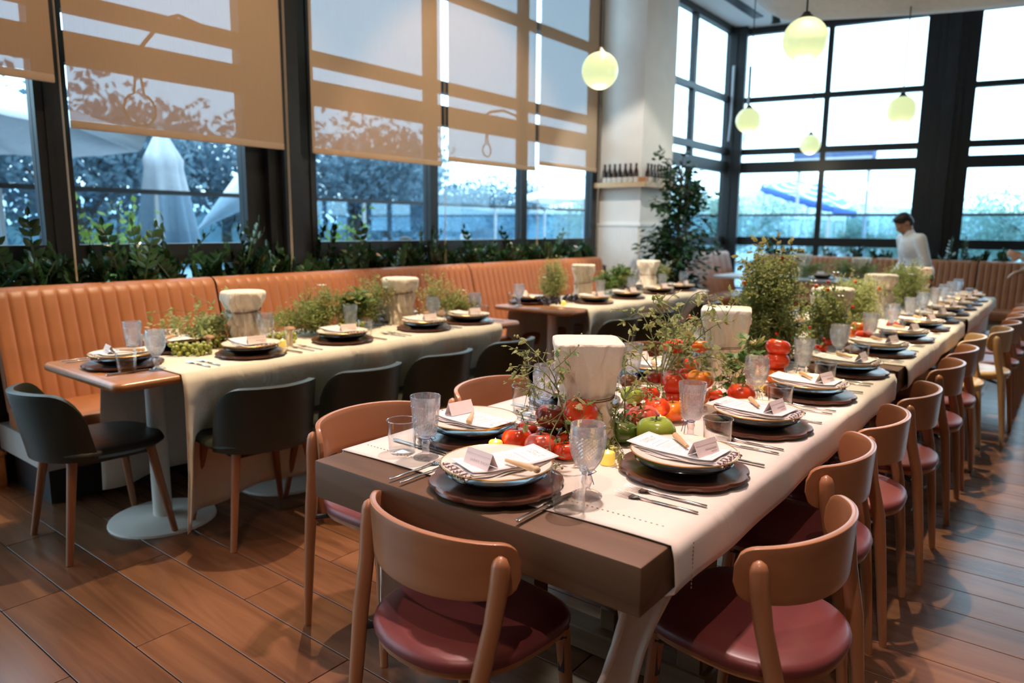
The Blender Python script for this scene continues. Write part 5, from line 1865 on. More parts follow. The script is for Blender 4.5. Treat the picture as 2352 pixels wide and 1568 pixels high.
def catmull(pts, n=6):
    P = [Vector(p) for p in pts]
    P = [P[0] * 2 - P[1]] + P + [P[-1] * 2 - P[-2]]
    out = []
    for i in range(1, len(P) - 2):
        for k in range(n):
            t = k / n
            a, b, c, d = P[i - 1], P[i], P[i + 1], P[i + 2]
            out.append(0.5 * ((2 * b) + (c - a) * t + (2 * a - 5 * b + 4 * c - d) * t * t + (3 * b - a - 3 * c + d) * t ** 3))
    out.append(P[-2])
    return out
def dirmat(d, roll):
    d = d.normalized()
    q = d.to_track_quat('Y', 'Z')
    return q.to_matrix() @ Matrix.Rotation(roll, 3, 'Y')
def vine(label, paths, seed, leaf='vine_leaf', ls=(0.013, 0.026), shoots=5, slen=0.06, srad=0.0022, cat='vine', maxleaf=70, buds=14, name='tomato_vine'):
    """each path is a main stem; leaves are separate parts sharing meshes"""
    rnd = random.Random(seed)
    base = Vector(paths[0][0])
    e = thing(name, label, cat, base)
    st, bd = MB(), MB()
    nleaf = 0
    tips = []
    for path in paths:
        pts = catmull([Vector(p) - base for p in path], 7)
        m = len(pts)
        st.tube(pts, [srad * (1 - 0.65 * i / (m - 1)) for i in range(m)], 6)
        for s in range(shoots):
            k = int((0.12 + 0.86 * (s + rnd.random() * 0.6) / shoots) * (m - 2))
            p = pts[k]
            t = (pts[k + 1] - pts[k]).normalized()
            side = t.orthogonal().normalized()
            side = Matrix.Rotation(rnd.uniform(0, 2 * PI), 3, t) @ side
            d = (t * 0.5 + side + Vector((0, 0, rnd.uniform(-0.3, 0.5)))).normalized()
            L = slen * rnd.uniform(0.5, 1.3)
            q1 = p + d * L * 0.5 + Vector((0, 0, 0.008))
            q2 = p + d * L + Vector((0, 0, rnd.uniform(-0.018, 0.012)))
            st.tube([p, q1, q2], [srad * 0.55, srad * 0.42, srad * 0.25], 5)
            tips.append((p, q1, q2, d))
        tips.append((pts[-3], pts[-2], pts[-1], (pts[-1] - pts[-2]).normalized()))
    rnd.shuffle(tips)
    while nleaf < maxleaf:
        for (p, q1, q2, d) in tips:
            if nleaf >= maxleaf: break
            t = rnd.random()
            pos = q1.lerp(q2, t) if rnd.random() < 0.75 else p.lerp(q1, t)
            dd = d + Vector((rnd.gauss(0, .7), rnd.gauss(0, .7), rnd.gauss(-0.35, .5)))
            me = VLM[leaf if rnd.random() < 0.8 else 'vine_leaf_dry'][rnd.randrange(3)]
            o = ob('leaf', me, e)
            s = rnd.uniform(*ls)
            o.matrix_local = Matrix.LocRotScale(pos, dirmat(dd, rnd.uniform(-0.8, 0.8)).to_euler(), Vector((s, s, s)))
            nleaf += 1
    for i in range(buds):
        p, q1, q2, d = rnd.choice(tips)
        c = q2 + Vector((rnd.gauss(0, .008), rnd.gauss(0, .008), rnd.gauss(0, .006)))
        bd.sphere(c, rnd.uniform(0.0022, 0.0042), 6, 5)
        st.tube([q2, c], 0.0006, 4)
    st.build('stem', 'vine_stem', e, 60)
    if buds:
        tag(bd.build('buds', 'vine_bud', e, 60), kind='stuff')
    return e
vine('tomato vine arching left of the nearest plinth', [
    [(-1.05, 1.62, 0.78), (-1.076, 1.6, 0.902), (-1.09, 1.58, 0.983), (-1.142, 1.58, 1.031), (-1.218, 1.6, 1.069)],
    [(-1.081, 1.6, 0.932), (-1.126, 1.58, 0.99), (-1.187, 1.58, 0.995), (-1.217, 1.57, 0.967)],
    [(-1.074, 1.58, 0.925), (-1.141, 1.57, 0.941), (-1.193, 1.57, 0.921)],
    [(-1.15, 1.60, 0.90), (-1.19, 1.60, 0.96), (-1.205, 1.60, 1.03)]], 11, shoots=9, maxleaf=100, buds=40, slen=0.055)
vine('thin vine twig with heart-shaped leaves across the nearest plinth', [
    [(-1.083, 1.57, 0.997), (-1.029, 1.55, 1.037), (-0.996, 1.55, 1.07)], [(-1.03, 1.60, 0.82), (-1.005, 1.595, 0.87), (-0.985, 1.60, 0.93)]], 12, leaf='vine_leaf_dark', shoots=5, maxleaf=16, buds=3, slen=0.03, ls=(0.02, 0.034), srad=0.0016)
vine('vine trailing down over the nearest tomato heap', [
    [(-1.06, 1.60, 0.93), (-1.038, 1.56, 0.90), (-1.031, 1.49, 0.845), (-1.009, 1.46, 0.808), (-0.982, 1.45, 0.785)],
    [(-1.18, 1.56, 0.86), (-1.13, 1.52, 0.85), (-1.06, 1.53, 0.87), (-1.02, 1.6, 0.93)]], 13, shoots=5, maxleaf=13, buds=26, slen=0.035)
vine('vine rising right of the nearest plinth', [
    [(-1.0, 1.80, 0.78), (-1.02, 1.78, 0.866), (-1.03, 1.8, 0.966), (-1.04, 1.85, 1.011), (-1.005, 1.9, 1.003)],
    [(-1.02, 1.82, 0.85), (-1.0, 1.9, 0.926), (-0.95, 1.95, 0.90)],
    [(-1.02, 1.86, 0.80), (-1.06, 1.93, 0.93), (-1.10, 2.0, 0.98)]], 14, shoots=8, maxleaf=62, buds=30, slen=0.055)
vine('vine trailing down beside the dark green tomato', [
    [(-1.0, 1.78, 0.88), (-0.98, 1.73, 0.845), (-0.955, 1.69, 0.81), (-0.912, 1.66, 0.785), (-0.892, 1.63, 0.772)]], 15, shoots=9, maxleaf=26, buds=26, slen=0.035)
vine('largest open tomato vine behind the second heap', [
    [(-1.08, 2.25, 0.80), (-1.069, 2.2, 0.888), (-1.052, 2.25, 1.034), (-1.033, 2.3, 1.135), (-0.972, 2.3, 1.169), (-0.937, 2.3, 1.098)],
    [(-1.085, 2.2, 0.886), (-1.107, 2.2, 1.004), (-1.16, 2.2, 1.089), (-1.227, 2.2, 1.053)],
    [(-1.077, 2.15, 0.91), (-1.162, 2.15, 0.989), (-1.248, 2.15, 1.01), (-1.27, 2.1, 0.983)],
    [(-1.054, 2.2, 0.905), (-0.994, 2.3, 1.004), (-0.946, 2.4, 1.073), (-0.922, 2.45, 1.132)],
    [(-1.062, 2.25, 0.896), (-0.996, 2.35, 0.936), (-0.937, 2.4, 0.921), (-0.887, 2.4, 0.866)],
    [(-1.071, 2.2, 0.918), (-1.086, 2.25, 1.06), (-1.138, 2.25, 1.132), (-1.064, 2.3, 1.118)],
    [(-1.06, 2.2, 0.90), (-1.05, 2.24, 1.0), (-1.10, 2.28, 1.09), (-1.16, 2.3, 1.05)],
    [(-1.06, 2.22, 0.90), (-1.0, 2.28, 1.05), (-0.96, 2.3, 1.10)]], 16, shoots=11, maxleaf=290, buds=60, slen=0.065, ls=(0.017, 0.034))
vine('leafy vine spilling over the front of the second heap', [
    [(-1.051, 2.1, 0.86), (-1.106, 2.05, 0.936), (-1.157, 2.0, 0.922)],
    [(-1.006, 2.2, 0.897), (-0.942, 2.2, 0.847), (-0.888, 2.25, 0.861), (-0.927, 2.3, 0.906)],
    [(-1.10, 2.02, 0.85), (-1.04, 1.98, 0.88), (-0.98, 2.0, 0.86)],
    [(-1.12, 2.12, 0.88), (-1.19, 2.06, 0.93), (-1.24, 2.0, 0.88)]], 17, shoots=7, maxleaf=60, buds=30, slen=0.05)
vine('dark broad-leaved vine below the second plinth', [
    [(-0.99, 2.62, 0.78), (-0.97, 2.60, 0.86), (-0.95, 2.58, 0.93)], [(-1.0, 2.6, 0.78), (-0.95, 2.55, 0.83), (-0.91, 2.58, 0.85)], [(-0.98, 2.66, 0.78), (-0.96, 2.7, 0.88), (-0.93, 2.72, 0.95)]],
    18, leaf='vine_leaf_dark', shoots=7, maxleaf=90, buds=0, slen=0.06, ls=(0.035, 0.06))

def feathery(label, loc, pts, nst, nleaf, seed, leaf='vine_leaf', ls=(0.012, 0.024), flowers=0, fruit=0, name='herb_bush'):
    """dense fine-leaved bush: stems fan out to points drawn in the given ellipsoids"""
    rnd = random.Random(seed)
    e = thing(name, label, 'bush', loc)
    st, lf, fl, dr = MB(), MB(), MB(), MB()
    L0 = Vector(loc)
    for s in range(nst):
        c, r = rnd.choice(pts)
        d = Vector((rnd.gauss(0, 1), rnd.gauss(0, 1), rnd.gauss(0, 1))).normalized() * rnd.uniform(0.3, 1.0)
        q = Vector(c) + Vector((d.x * r[0], d.y * r[1], d.z * r[2])) - L0
        q.z = max(q.z, 0.02)
        b0 = Vector((rnd.gauss(0, .03), rnd.gauss(0, .05), 0.01)) + Vector((q.x * 0.35, q.y * 0.55, 0))
        mid = b0.lerp(q, 0.55) + Vector((rnd.gauss(0, .015), rnd.gauss(0, .015), 0.03))
        pp = catmull([b0, mid, q], 5)
        st.tube(pp, [0.0016 * (1 - 0.6 * i / (len(pp) - 1)) for i in range(len(pp))], 4)
        for k in range(nleaf // nst):
            t = rnd.uniform(0.25, 1.0) ** 0.8
            i = min(len(pp) - 2, int(t * (len(pp) - 1)))
            p = pp[i].lerp(pp[i + 1], t * (len(pp) - 1) - i) + Vector((rnd.gauss(0, .016), rnd.gauss(0, .016), rnd.gauss(0, .014)))
            p.z = max(p.z, 0.006)
            dd = Vector((rnd.gauss(0, 1), rnd.gauss(0, 1), rnd.gauss(0.2, .7)))
            leaf_blade(lf if rnd.random() > 0.12 else dr, p, dd, Vector((rnd.gauss(0, .5), rnd.gauss(0, .5), 1)), rnd.uniform(*ls), rnd.uniform(*ls) * 0.28)
    st.build('stems', 'vine_stem', e, 60)
    tag(lf.build('foliage', leaf, e, None), kind='stuff')
    tag(dr.build('dry_foliage', 'vine_leaf_dry', e, None), kind='stuff')
    for i in range(flowers):
        c, r = rnd.choice(pts)
        p = Vector(c) + Vector((rnd.gauss(0, .5) * r[0], rnd.gauss(0, .5) * r[1], rnd.gauss(0.1, .4) * r[2])) - L0
        f = MB()
        for k in range(5):
            a = k * 2 * PI / 5
            leaf_blade(f, p, Vector((math.cos(a), math.sin(a), 0.4)), Vector((0, 0, 1)), 0.022, 0.008)
        f.build('blossom', 'white_petal', e, None)
    for i in range(fruit):
        c, r = rnd.choice(pts)
        p = Vector(c) + Vector((rnd.gauss(0, .5) * r[0], rnd.gauss(0, .5) * r[1], rnd.gauss(-0.2, .4) * r[2])) - L0
        p.z = max(p.z, 0.02)
        MB().sphere(p, rnd.uniform(0.007, 0.012), 10, 7).build('cherry_tomato', 'tomato_red' if i % 3 else 'tomato_orange', e, 60)
    return e
feathery('tall dense bushy vine in the middle of the long table', (-1.10, 3.45, SURF),
         [((-1.15, 3.42, 0.95), (0.21, 0.34, 0.18)), ((-1.13, 3.42, 1.10), (0.20, 0.30, 0.18)), ((-1.12, 3.45, 0.85), (0.20, 0.32, 0.09)), ((-1.15, 3.45, 1.2), (0.14, 0.2, 0.12))], 260, 14000, 21, fruit=26)
vine('yellowing vine sprays standing out of the tall dense bush', [
    [(-1.15, 3.5, 1.0), (-1.14, 3.5, 1.2), (-1.13, 3.5, 1.37)], [(-1.13, 3.5, 1.05), (-1.10, 3.5, 1.22), (-1.02, 3.5, 1.29)], [(-1.17, 3.5, 1.0), (-1.24, 3.5, 1.18), (-1.32, 3.5, 1.25)],
    [(-1.17, 3.5, 1.0), (-1.21, 3.5, 1.2), (-1.23, 3.5, 1.33)]], 22, leaf='vine_leaf_dry', shoots=9, maxleaf=110, buds=20, slen=0.07, ls=(0.025, 0.048))
feathery('loose vine and blossoms around the round plinth', (-1.03, 4.12, SURF), [((-1.0, 4.05, 0.90), (0.16, 0.24, 0.13)), ((-1.02, 4.0, 1.03), (0.14, 0.2, 0.12))], 80, 1700, 23, flowers=10, fruit=8, ls=(0.016, 0.03))
feathery('dense green bush between the third and fourth plinth', (-1.10, 5.05, SURF), [((-1.10, 5.0, 0.90), (0.17, 0.45, 0.15)), ((-1.10, 5.1, 1.02), (0.15, 0.4, 0.12))], 150, 5600, 24, fruit=6)
feathery('dense green bush beyond the fourth plinth', (-1.08, 6.7, SURF), [((-1.08, 6.7, 0.93), (0.2, 0.6, 0.17)), ((-1.10, 6.75, 1.05), (0.17, 0.5, 0.12))], 160, 6000, 25, fruit=10, flowers=8)
feathery('low greenery around the second plinth', (-1.15, 2.75, SURF), [((-1.22, 2.72, 0.86), (0.10, 0.2, 0.09)), ((-1.2, 2.6, 0.95), (0.08, 0.14, 0.12))], 50, 1300, 26, ls=(0.014, 0.03))
feathery('low greenery under the nearest tomato heap', (-1.06, 1.62, SURF), [((-1.06, 1.66, 0.775), (0.13, 0.10, 0.02)), ((-1.0, 1.92, 0.78), (0.12, 0.16, 0.03))], 50, 500, 27, leaf='vine_leaf_dark', ls=(0.012, 0.026))
# grape table greenery
feathery('wispy vine at the near end of the grape table', (-3.45, 1.85, SURF), [((-3.55, 1.85, 0.84), (0.2, 0.18, 0.08)), ((-3.48, 1.98, 0.90), (0.13, 0.14, 0.11))], 50, 800, 31, ls=(0.02, 0.035), fruit=3)
vine('long bare vine tendril arching over the near end of the grape table', [
    [(-3.45, 2.0, 0.80), (-3.55, 1.95, 0.90), (-3.68, 1.85, 0.93), (-3.86, 1.8, 0.89)], [(-3.45, 2.0, 0.80), (-3.52, 1.98, 0.95), (-3.66, 1.95, 1.0)], [(-3.42, 2.0, 0.8), (-3.43, 2.02, 0.95), (-3.44, 2.03, 1.04)]],
    32, shoots=7, maxleaf=52, buds=10, slen=0.06, ls=(0.024, 0.042))
feathery('dense greenery between the two plinths of the grape table', (-3.42, 2.62, SURF), [((-3.42, 2.45, 0.87), (0.15, 0.22, 0.13)), ((-3.44, 2.62, 0.94), (0.15, 0.24, 0.14)), ((-3.42, 2.88, 0.90), (0.14, 0.2, 0.13))], 170, 5600, 33, flowers=5)
feathery('greenery behind the second plinth of the grape table', (-3.45, 3.02, SURF), [((-3.46, 3.0, 0.95), (0.14, 0.2, 0.16))], 70, 1700, 34, flowers=4)
feathery('pale greenery at the far end of the grape table', (-3.36, 3.58, SURF), [((-3.38, 3.52, 0.94), (0.18, 0.24, 0.18)), ((-3.3, 3.66, 0.86), (0.14, 0.14, 0.1))], 110, 2600, 35, flowers=4)
feathery('dark leafy clump on the grape table between the plinths', (-3.40, 2.80, SURF), [((-3.38, 2.80, 0.95), (0.07, 0.09, 0.06))], 24, 260, 36, leaf='vine_leaf_dark', ls=(0.04, 0.065))
# dark grape table greenery
feathery('tall greenery at the near end of the dark grape table', (-3.42, 4.95, SURF), [((-3.45, 4.95, 0.93), (0.16, 0.2, 0.16)), ((-3.46, 4.98, 1.05), (0.1, 0.14, 0.12))], 110, 2600, 41, flowers=3)
feathery('round-leaved greenery between the plinths of the dark grape table', (-3.44, 5.95, SURF), [((-3.44, 5.9, 0.90), (0.13, 0.22, 0.10)), ((-3.44, 6.15, 0.95), (0.1, 0.2, 0.1))], 90, 1500, 42, leaf='vine_leaf_dark', ls=(0.03, 0.055))
feathery('greenery at the far end of the dark grape table', (-3.46, 7.0, SURF), [((-3.46, 7.0, 0.92), (0.1, 0.1, 0.12))], 40, 600, 43, ls=(0.02, 0.04))
feathery('greenery on the far end table by its left plinth', (-2.95, 9.75, TZ), [((-3.1, 9.75, 0.88), (0.25, 0.1, 0.1)), ((-2.6, 9.8, 0.88), (0.2, 0.1, 0.1))], 60, 1000, 44, flowers=3, ls=(0.02, 0.04))
feathery('greenery on the far end table by its right plinth', (-2.2, 9.75, TZ), [((-2.3, 9.7, 0.92), (0.18, 0.1, 0.13)), ((-1.95, 9.7, 0.9), (0.15, 0.1, 0.12))], 60, 1100, 45, flowers=3, ls=(0.02, 0.04))

# ------------------------------------------------------------------ grapes
pm('grape_green', (0.33, 0.36, 0.07), 0.25, var=0.18, scale=3, sss=0.2)
pm('grape_dark', (0.03, 0.018, 0.035), 0.3, var=0.3, scale=3)
GM = {}
for nm in ('grape_green', 'grape_dark'):
    GM[nm] = MB().sphere((0, 0, 0), 1.0, 12, 8, (1, 1, 1.12)).mesh('grape', nm, 180)
def grapes(label, loc, L, w, ang, n, mat, seed):
    rnd = random.Random(seed)
    e = thing('grape_bunch', label, 'grapes', loc, R(ang))
    r = 0.0105
    placed = []
    tries = 0
    while len(placed) < n and tries < 6000:
        tries += 1
        t = rnd.random()
        ww = w * (0.35 + 0.65 * math.sin(PI * min(1, 0.25 + 0.75 * t)))
        p = Vector(((t - 0.5) * L, rnd.gauss(0, 0.5) * ww, 0))
        if abs(p.y) > ww: continue
        zz_ = r
        ok = True
        for q in placed:
            dxy = math.hypot(q.x - p.x, q.y - p.y)
            if dxy < 1.85 * r:
                zz_ = max(zz_, q.z + math.sqrt(max(0, (1.85 * r) ** 2 - dxy * dxy)))
        if zz_ > 0.055: continue
        p.z = zz_
        placed.append(p)
    for p in placed:
        o = ob('grape', GM[mat], e, p, (rnd.uniform(0, 3), rnd.uniform(0, 3), 0))
        s = r * rnd.uniform(0.88, 1.1)
        o.scale = (s, s, s)
    MB().tube([(-L / 2, 0, 0.02), (0, 0, 0.03), (L / 2 + 0.03, 0.005, 0.045)], [0.0015, 0.002, 0.0025], 6).build('stalk', 'bark', e, 60)
grapes('bunch of green grapes spilling beside the grape table head setting', (-3.31, 1.74, SURF), 0.17, 0.075, 40, 70, 'grape_green', 1)
grapes('bunch of green grapes before the first plinth of the grape table', (-3.42, 1.93, SURF), 0.15, 0.06, 60, 50, 'grape_green', 2)
grapes('bunch of green grapes right of the first plinth of the grape table', (-3.27, 2.22, SURF), 0.14, 0.05, 80, 45, 'grape_green', 3)
grapes('bunch of green grapes between the plinths of the grape table', (-3.29, 2.70, SURF), 0.16, 0.05, 85, 45, 'grape_green', 4)
grapes('bunch of nearly black grapes at the near end of the dark grape table', (-3.36, 4.80, SURF), 0.18, 0.09, 60, 60, 'grape_dark', 5)
grapes('bunch of nearly black grapes near the first plinth of the dark grape table', (-3.33, 5.08, SURF), 0.16, 0.07, 80, 50, 'grape_dark', 6)
# mushrooms on the grape table
pm('mushroom_cap', (0.42, 0.24, 0.13), 0.6, var=0.15)
pm('mushroom_stem', (0.72, 0.60, 0.46), 0.7, var=0.06)
def mushroom(loc, rz, label, h=0.055, tilt=0.0):
    e = thing('mushroom', label, 'mushroom', loc, R(rz))
    M = TR((0, 0, 0.012 if tilt else 0), (R(tilt), 0, 0))
    MB().lathe([(0, 0), (0.012, 0), (0.015, 0.012), (0.011, h), (0, h)], 16, M=M).build('stalk', 'mushroom_stem', e)
    MB().lathe([(0.008, h - 0.006), (0.026, h - 0.002), (0.029, h + 0.004), (0.022, h + 0.013), (0.0, h + 0.018)], 20, M=M).build('cap', 'mushroom_cap', e)
mushroom((-3.48, 1.66, SURF), 20, 'brown mushroom leaning by the banquette side of the grape table', 0.06, 40)
mushroom((-3.37, 1.86, SURF), 0, 'upright brown mushroom behind the first green grapes', 0.06)
mushroom((-3.43, 2.10, SURF), 60, 'brown mushroom left of the first plinth', 0.055, 25)
mushroom((-3.18, 2.20, SURF), 0, 'upright tall mushroom beside the first plinth and tea light', 0.085)
mushroom((-3.28, 3.32, SURF), 0, 'upright mushroom right of the second plinth of the grape table', 0.06)
mushroom((-3.26, 3.42, SURF), 40, 'leaning mushroom at the far end of the grape table', 0.05, 30)
# small dark tray at the far end
tr_ = thing('serving_tray', 'black tray held up behind the far end of the long table', 'tray', (-0.93, 9.6, 0.0))
MB().rbox((0, 0, 0.66), (0.2, 0.16, 0.05), 0.01, 2).build('box', 'planter_black', tr_)
MB().rbox((0.02, 0, 0.69), (0.22, 0.18, 0.012), 0.004, 1).build('lid', 'pedestal_paint', tr_)
MB().tube([(0, 0, 0), (0, 0, 0.64)], 0.02, 10).build('stand', 'dark_metal', tr_)
# ------------------------------------------------------------------ people
pm('skin', (0.46, 0.24, 0.15), 0.5, var=0.06, scale=12, sss=0.1)
pm('hair_black', (0.012, 0.009, 0.008), 0.5, var=0.3, scale=60)
pm('hair_grey', (0.38, 0.40, 0.43), 0.6, var=0.2, scale=60)
pm('shirt_white', (0.90, 0.88, 0.88), 0.8, var=0.04, scale=8, bump=0.2, bscale=18)
pm('shirt_grey', (0.34, 0.36, 0.33), 0.85, var=0.08, scale=8, bump=0.2, bscale=18)
pm('shirt_navy', (0.03, 0.05, 0.12), 0.85)
pm('trousers_black', (0.015, 0.015, 0.018), 0.8)
pm('lips', (0.36, 0.13, 0.10), 0.5)
pm('eye_white', (0.75, 0.72, 0.70), 0.3)
def capsule(b, p0, r0, p1, r1, n=12):
    p0, p1 = Vector(p0), Vector(p1)
    d = p1 - p0
    L = d.length
    dn = d / L
    pts, rad = [], []
    for i in range(4):
        a = PI / 2 * i / 4
        pts.append(p0 - dn * r0 * math.cos(a)); rad.append(max(0.001, r0 * math.sin(a)))
    for i in range(3):
        t = i / 2
        pts.append(p0 + d * t); rad.append(r0 + (r1 - r0) * t)
    for i in range(1, 5):
        a = PI / 2 * i / 4
        pts.append(p1 + dn * r1 * math.sin(a)); rad.append(max(0.001, r1 * math.cos(a)))
    b.tube(pts, rad, n)
def remesh(o, vox, sm=6):
    md = o.modifiers.new('skin', 'REMESH'); md.mode = 'VOXEL'; md.voxel_size = vox; md.use_smooth_shade = True
    s = o.modifiers.new('relax', 'SMOOTH'); s.factor = 0.5; s.iterations = sm
    return o
def person(label, loc, rz, J, shirt, hair, vox=0.011, scale=1.0, trousers='trousers_black', hand_vox=None, extra_hair=0.0):
    """J: joints in local space (faces +y): hipL/R derived; arms given as shoulder, elbow, wrist lists"""
    e = thing('person', label, 'person', loc, R(rz))
    e.scale = (scale,) * 3
    bd = MB()
    hip, chest, neck, head = (Vector(J[k]) for k in ('hip', 'chest', 'neck', 'head'))
    hd = Vector(J['look']).normalized()           # face direction
    hu = Vector(J['headup']).normalized()
    hr = hd.cross(hu).normalized()
    Hm = Matrix((hr, hd, hu)).transposed()
    def H(x, y, z): return tuple(head + Hm @ Vector((x, y, z)))
    def ell(b, c, rx, ry, rz_, rotm, n=14, m=10):
        M = Matrix.Translation(Vector(c)) @ rotm.to_4x4()
        b.sphere((0, 0, 0), 1.0, n, m, (rx, ry, rz_), M)
    # head: skull, jaw, nose, brow, ears, neck
    ell(bd, H(0, -0.005, 0.03), 0.074, 0.093, 0.088, Hm)
    ell(bd, H(0, 0.022, -0.045), 0.056, 0.066, 0.068, Hm)
    ell(bd, H(0, 0.062, -0.088), 0.026, 0.026, 0.020, Hm)
    capsule(bd, H(0, 0.086, 0.012), 0.009, H(0, 0.103, -0.022), 0.0145, 10)
    capsule(bd, H(-0.034, 0.078, 0.028), 0.010, H(0.034, 0.078, 0.028), 0.010, 8)
    capsule(bd, H(-0.02, 0.086, -0.052), 0.0085, H(0.02, 0.086, -0.052), 0.0085, 8)
    for sx in (-1, 1):
        ell(bd, H(sx * 0.077, -0.008, -0.005), 0.010, 0.020, 0.032, Hm, 10, 8)
    capsule(bd, tuple(neck), 0.058, H(0, -0.02, -0.05), 0.054)
    # torso
    up = (neck - hip).normalized()
    side = Vector((1, 0, 0))
    fwd = up.cross(side) * -1
    Tm = Matrix((side, side.cross(up) * -1, up)).transposed()
    ell(bd, hip, 0.158, 0.115, 0.13, Tm)
    ell(bd, hip.lerp(chest, 0.5), 0.148, 0.105, 0.19, Tm)
    ell(bd, chest, 0.168, 0.115, 0.175, Tm)
    sh = []
    for k, sx in (('L', -1), ('R', 1)):
        s, el, w = (Vector(p) for p in J['arm' + k])
        sh.append(s)
        capsule(bd, s, 0.056, el, 0.043)
        capsule(bd, el, 0.043, w, 0.028)
        hdv = (w - el).normalized()
        pn = Vector(J.get('palm' + k, (0, 0, -1))).normalized()
        lat = hdv.cross(pn).normalized()
        palm = w + hdv * 0.045
        Pm = Matrix((lat, hdv, lat.cross(hdv))).transposed()
        ell(bd, palm, 0.040, 0.050, 0.017, Pm, 10, 8)
        for f, (off, L) in enumerate(((-0.030, 0.062), (-0.010, 0.074), (0.010, 0.070), (0.029, 0.056))):
            b0 = palm + lat * off + hdv * 0.035
            b1 = b0 + (hdv * 0.9 + pn * 0.35).normalized() * L * 0.5
            b2 = b1 + (hdv * 0.55 + pn * 0.8).normalized() * L * 0.5
            capsule(bd, b0, 0.0095, b1, 0.0085, 8); capsule(bd, b1, 0.0085, b2, 0.0075, 8)
        tsgn = 1 if k == 'L' else -1
        b0 = palm + lat * 0.034 * tsgn - hdv * 0.02
        b1 = b0 + (lat * tsgn * 0.8 + hdv * 0.6 + pn * 0.2).normalized() * 0.035
        b2 = b1 + (hdv * 0.9 + pn * 0.3).normalized() * 0.028
        capsule(bd, b0, 0.012, b1, 0.010, 8); capsule(bd, b1, 0.010, b2, 0.0085, 8)
    capsule(bd, sh[0], 0.058, sh[1], 0.058)
    for k in ('L', 'R'):
        hp, kn, an, toe = (Vector(p) for p in J['leg' + k])
        capsule(bd, hp, 0.082, kn, 0.056); capsule(bd, kn, 0.054, an, 0.036); capsule(bd, an, 0.036, toe, 0.032)
    remesh(bd.build('body', 'skin', e, 180), vox)
    # shirt
    s_ = MB()
    ell(s_, hip + Vector((0, 0, 0.02)), 0.172, 0.13, 0.13, Tm); ell(s_, hip.lerp(chest, 0.5), 0.166, 0.122, 0.20, Tm); ell(s_, chest, 0.184, 0.132, 0.182, Tm)
    capsule(s_, sh[0], 0.068, sh[1], 0.068)
    capsule(s_, chest.lerp(neck, 0.6), 0.085, neck + (H_ - neck) * 0.12 if False else neck + (Vector(H(0, -0.02, -0.05)) - neck) * 0.25, 0.066)
    for k in ('L', 'R'):
        a0, el, w = (Vector(p) for p in J['arm' + k])
        capsule(s_, a0, 0.068, el, 0.056); capsule(s_, el, 0.056, el.lerp(w, J.get('sleeve', 0.9)), 0.044)
    remesh(s_.build('shirt', shirt, e, 180), vox * 1.1, 5)
    t_ = MB()
    ell(t_, hip - Vector((0, 0, 0.03)), 0.170, 0.128, 0.12, Tm)
    for k in ('L', 'R'):
        hp, kn, an, toe = (Vector(p) for p in J['leg' + k])
        capsule(t_, hp, 0.094, kn, 0.070); capsule(t_, kn, 0.070, an, 0.055)
    remesh(t_.build('trousers', trousers, e, 180), vox * 1.3, 5)
    for k in ('L', 'R'):
        hp, kn, an, toe = (Vector(p) for p in J['leg' + k])
        q = MB(); capsule(q, an - Vector((0, 0.03, 0.012)), 0.043, toe, 0.038); 
        q.build('shoe', 'trousers_black', e, 60)
    h_ = MB()
    ell(h_, H(0, -0.014, 0.045), 0.081, 0.098, 0.086, Hm)
    ell(h_, H(0, -0.045, 0.0), 0.077, 0.066, 0.075, Hm)
    ell(h_, H(0, 0.040, 0.092), 0.058, 0.044, 0.024 + extra_hair, Hm)
    h_.v = [v for v in h_.v]
    remesh(h_.build('hair', hair, e, 180), 0.012, 3)
    lp = MB(); capsule(lp, H(-0.018, 0.094, -0.052), 0.004, H(0.018, 0.094, -0.052), 0.004, 8); lp.build('lips', 'lips', e, 60)
    for sx in (-1, 1):
        q = MB(); ell(q, H(sx * 0.031, 0.077, 0.008), 0.013, 0.009, 0.007, Hm, 10, 8); q.build('eye', 'eye_white', e, 60)
        q = MB(); ell(q, H(sx * 0.031, 0.085, 0.008), 0.005, 0.003, 0.005, Hm, 8, 6); q.build('iris', 'hair_black', e, 60)
    return e
JM = dict(hip=(0, 0, 0.90), chest=(0, 0.12, 1.20), neck=(0, 0.185, 1.345), head=(0, 0.25, 1.475), look=(0, 0.80, -0.60), headup=(0, 0.60, 0.80),
          armL=[(-0.19, 0.15, 1.30), (-0.24, 0.08, 1.02), (-0.21, 0.24, 0.80)], armR=[(0.19, 0.15, 1.30), (0.24, 0.08, 1.02), (0.19, 0.26, 0.82)],
          legL=[(-0.09, 0, 0.86), (-0.10, 0.03, 0.47), (-0.10, -0.02, 0.08), (-0.12, 0.13, 0.035)], legR=[(0.09, 0, 0.86), (0.10, 0.02, 0.47), (0.10, -0.05, 0.08), (0.13, 0.10, 0.035)])
person('man in a white shirt looking down beside the far end of the long table', (-1.395, 9.415, 0), 127, JM, 'shirt_white', 'hair_black', scale=0.985, extra_hair=0.008)
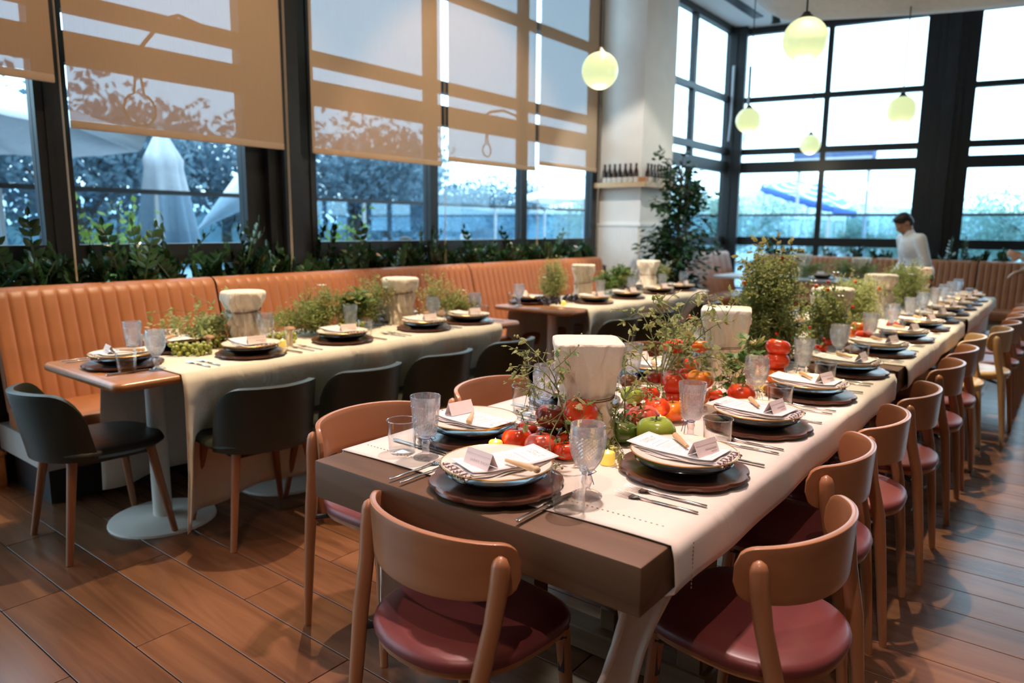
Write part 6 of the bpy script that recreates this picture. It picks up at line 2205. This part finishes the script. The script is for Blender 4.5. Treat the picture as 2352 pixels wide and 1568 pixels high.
JR = dict(hip=(0, 0, 0.93), chest=(0, 0.03, 1.25), neck=(0, 0.03, 1.44), head=(0, 0.05, 1.59), look=(0, 1, -0.2), headup=(0, 0.2, 1),
          armL=[(-0.19, 0.03, 1.40), (-0.25, 0.02, 1.10), (-0.16, 0.26, 1.16)], armR=[(0.19, 0.03, 1.40), (0.26, 0.02, 1.10), (0.20, 0.24, 1.02)], palmL=(1, 0, 0),
          legL=[(-0.09, 0, 0.88), (-0.10, 0.02, 0.48), (-0.10, -0.02, 0.08), (-0.12, 0.13, 0.035)], legR=[(0.09, 0, 0.88), (0.10, 0.02, 0.48), (0.10, -0.02, 0.08), (0.12, 0.13, 0.035)])
person('person in grey at the right edge, only sleeve and hand showing', (-0.13, 8.0, 0), 92, JR, 'shirt_grey', 'hair_black')
JS = dict(hip=(0, 0, 0.52), chest=(0, 0.0, 0.84), neck=(0, 0.01, 1.03), head=(0, 0.04, 1.18), look=(0, 1, -0.1), headup=(0, 0.1, 1),
          armL=[(-0.19, 0, 0.98), (-0.23, 0.04, 0.70), (-0.15, 0.28, 0.70)], armR=[(0.19, 0, 0.98), (0.23, 0.04, 0.70), (0.15, 0.28, 0.70)],
          legL=[(-0.10, 0.03, 0.50), (-0.11, 0.44, 0.50), (-0.11, 0.42, 0.07), (-0.11, 0.56, 0.03)], legR=[(0.10, 0.03, 0.50), (0.11, 0.44, 0.50), (0.11, 0.42, 0.07), (0.11, 0.56, 0.03)])
def seat_out(loc, rz, label):
    e = thing('terrace_chair', label, 'chair', loc, R(rz))
    MB().rbox((0, 0.16, 0.385), (0.44, 0.46, 0.04), 0.012, 2).build('seat', 'canvas_grey', e)
    MB().rbox((0, -0.15, 0.66), (0.44, 0.03, 0.4), 0.012, 2).build('backrest', 'canvas_grey', e)
    for sx in (-1, 1):
        MB().tube([(sx * 0.2, -0.14, 0), (sx * 0.2, -0.15, 0.6)], 0.014, 8).build('leg', 'dark_metal', e)
        MB().tube([(sx * 0.2, 0.34, 0), (sx * 0.2, 0.34, 0.37)], 0.014, 8).build('leg', 'dark_metal', e)
for (x, y, rz, hair, sh_, lb) in ((-7.0, 7.87, 60, 'hair_grey', 'shirt_grey', 'grey-haired person seated on the terrace, head showing above the plants'), (-7.0, 6.62, -30, 'hair_black', 'shirt_navy', 'dark-haired person seated on the terrace, head showing above the plants')):
    person(lb, (x, y, -0.02 if hair == 'hair_grey' else -0.07), rz, JS, sh_, hair, 0.016)
    seat_out((x, y, -0.07), rz, 'grey terrace chair under the ' + ('grey-haired' if hair == 'hair_grey' else 'dark-haired') + ' person')
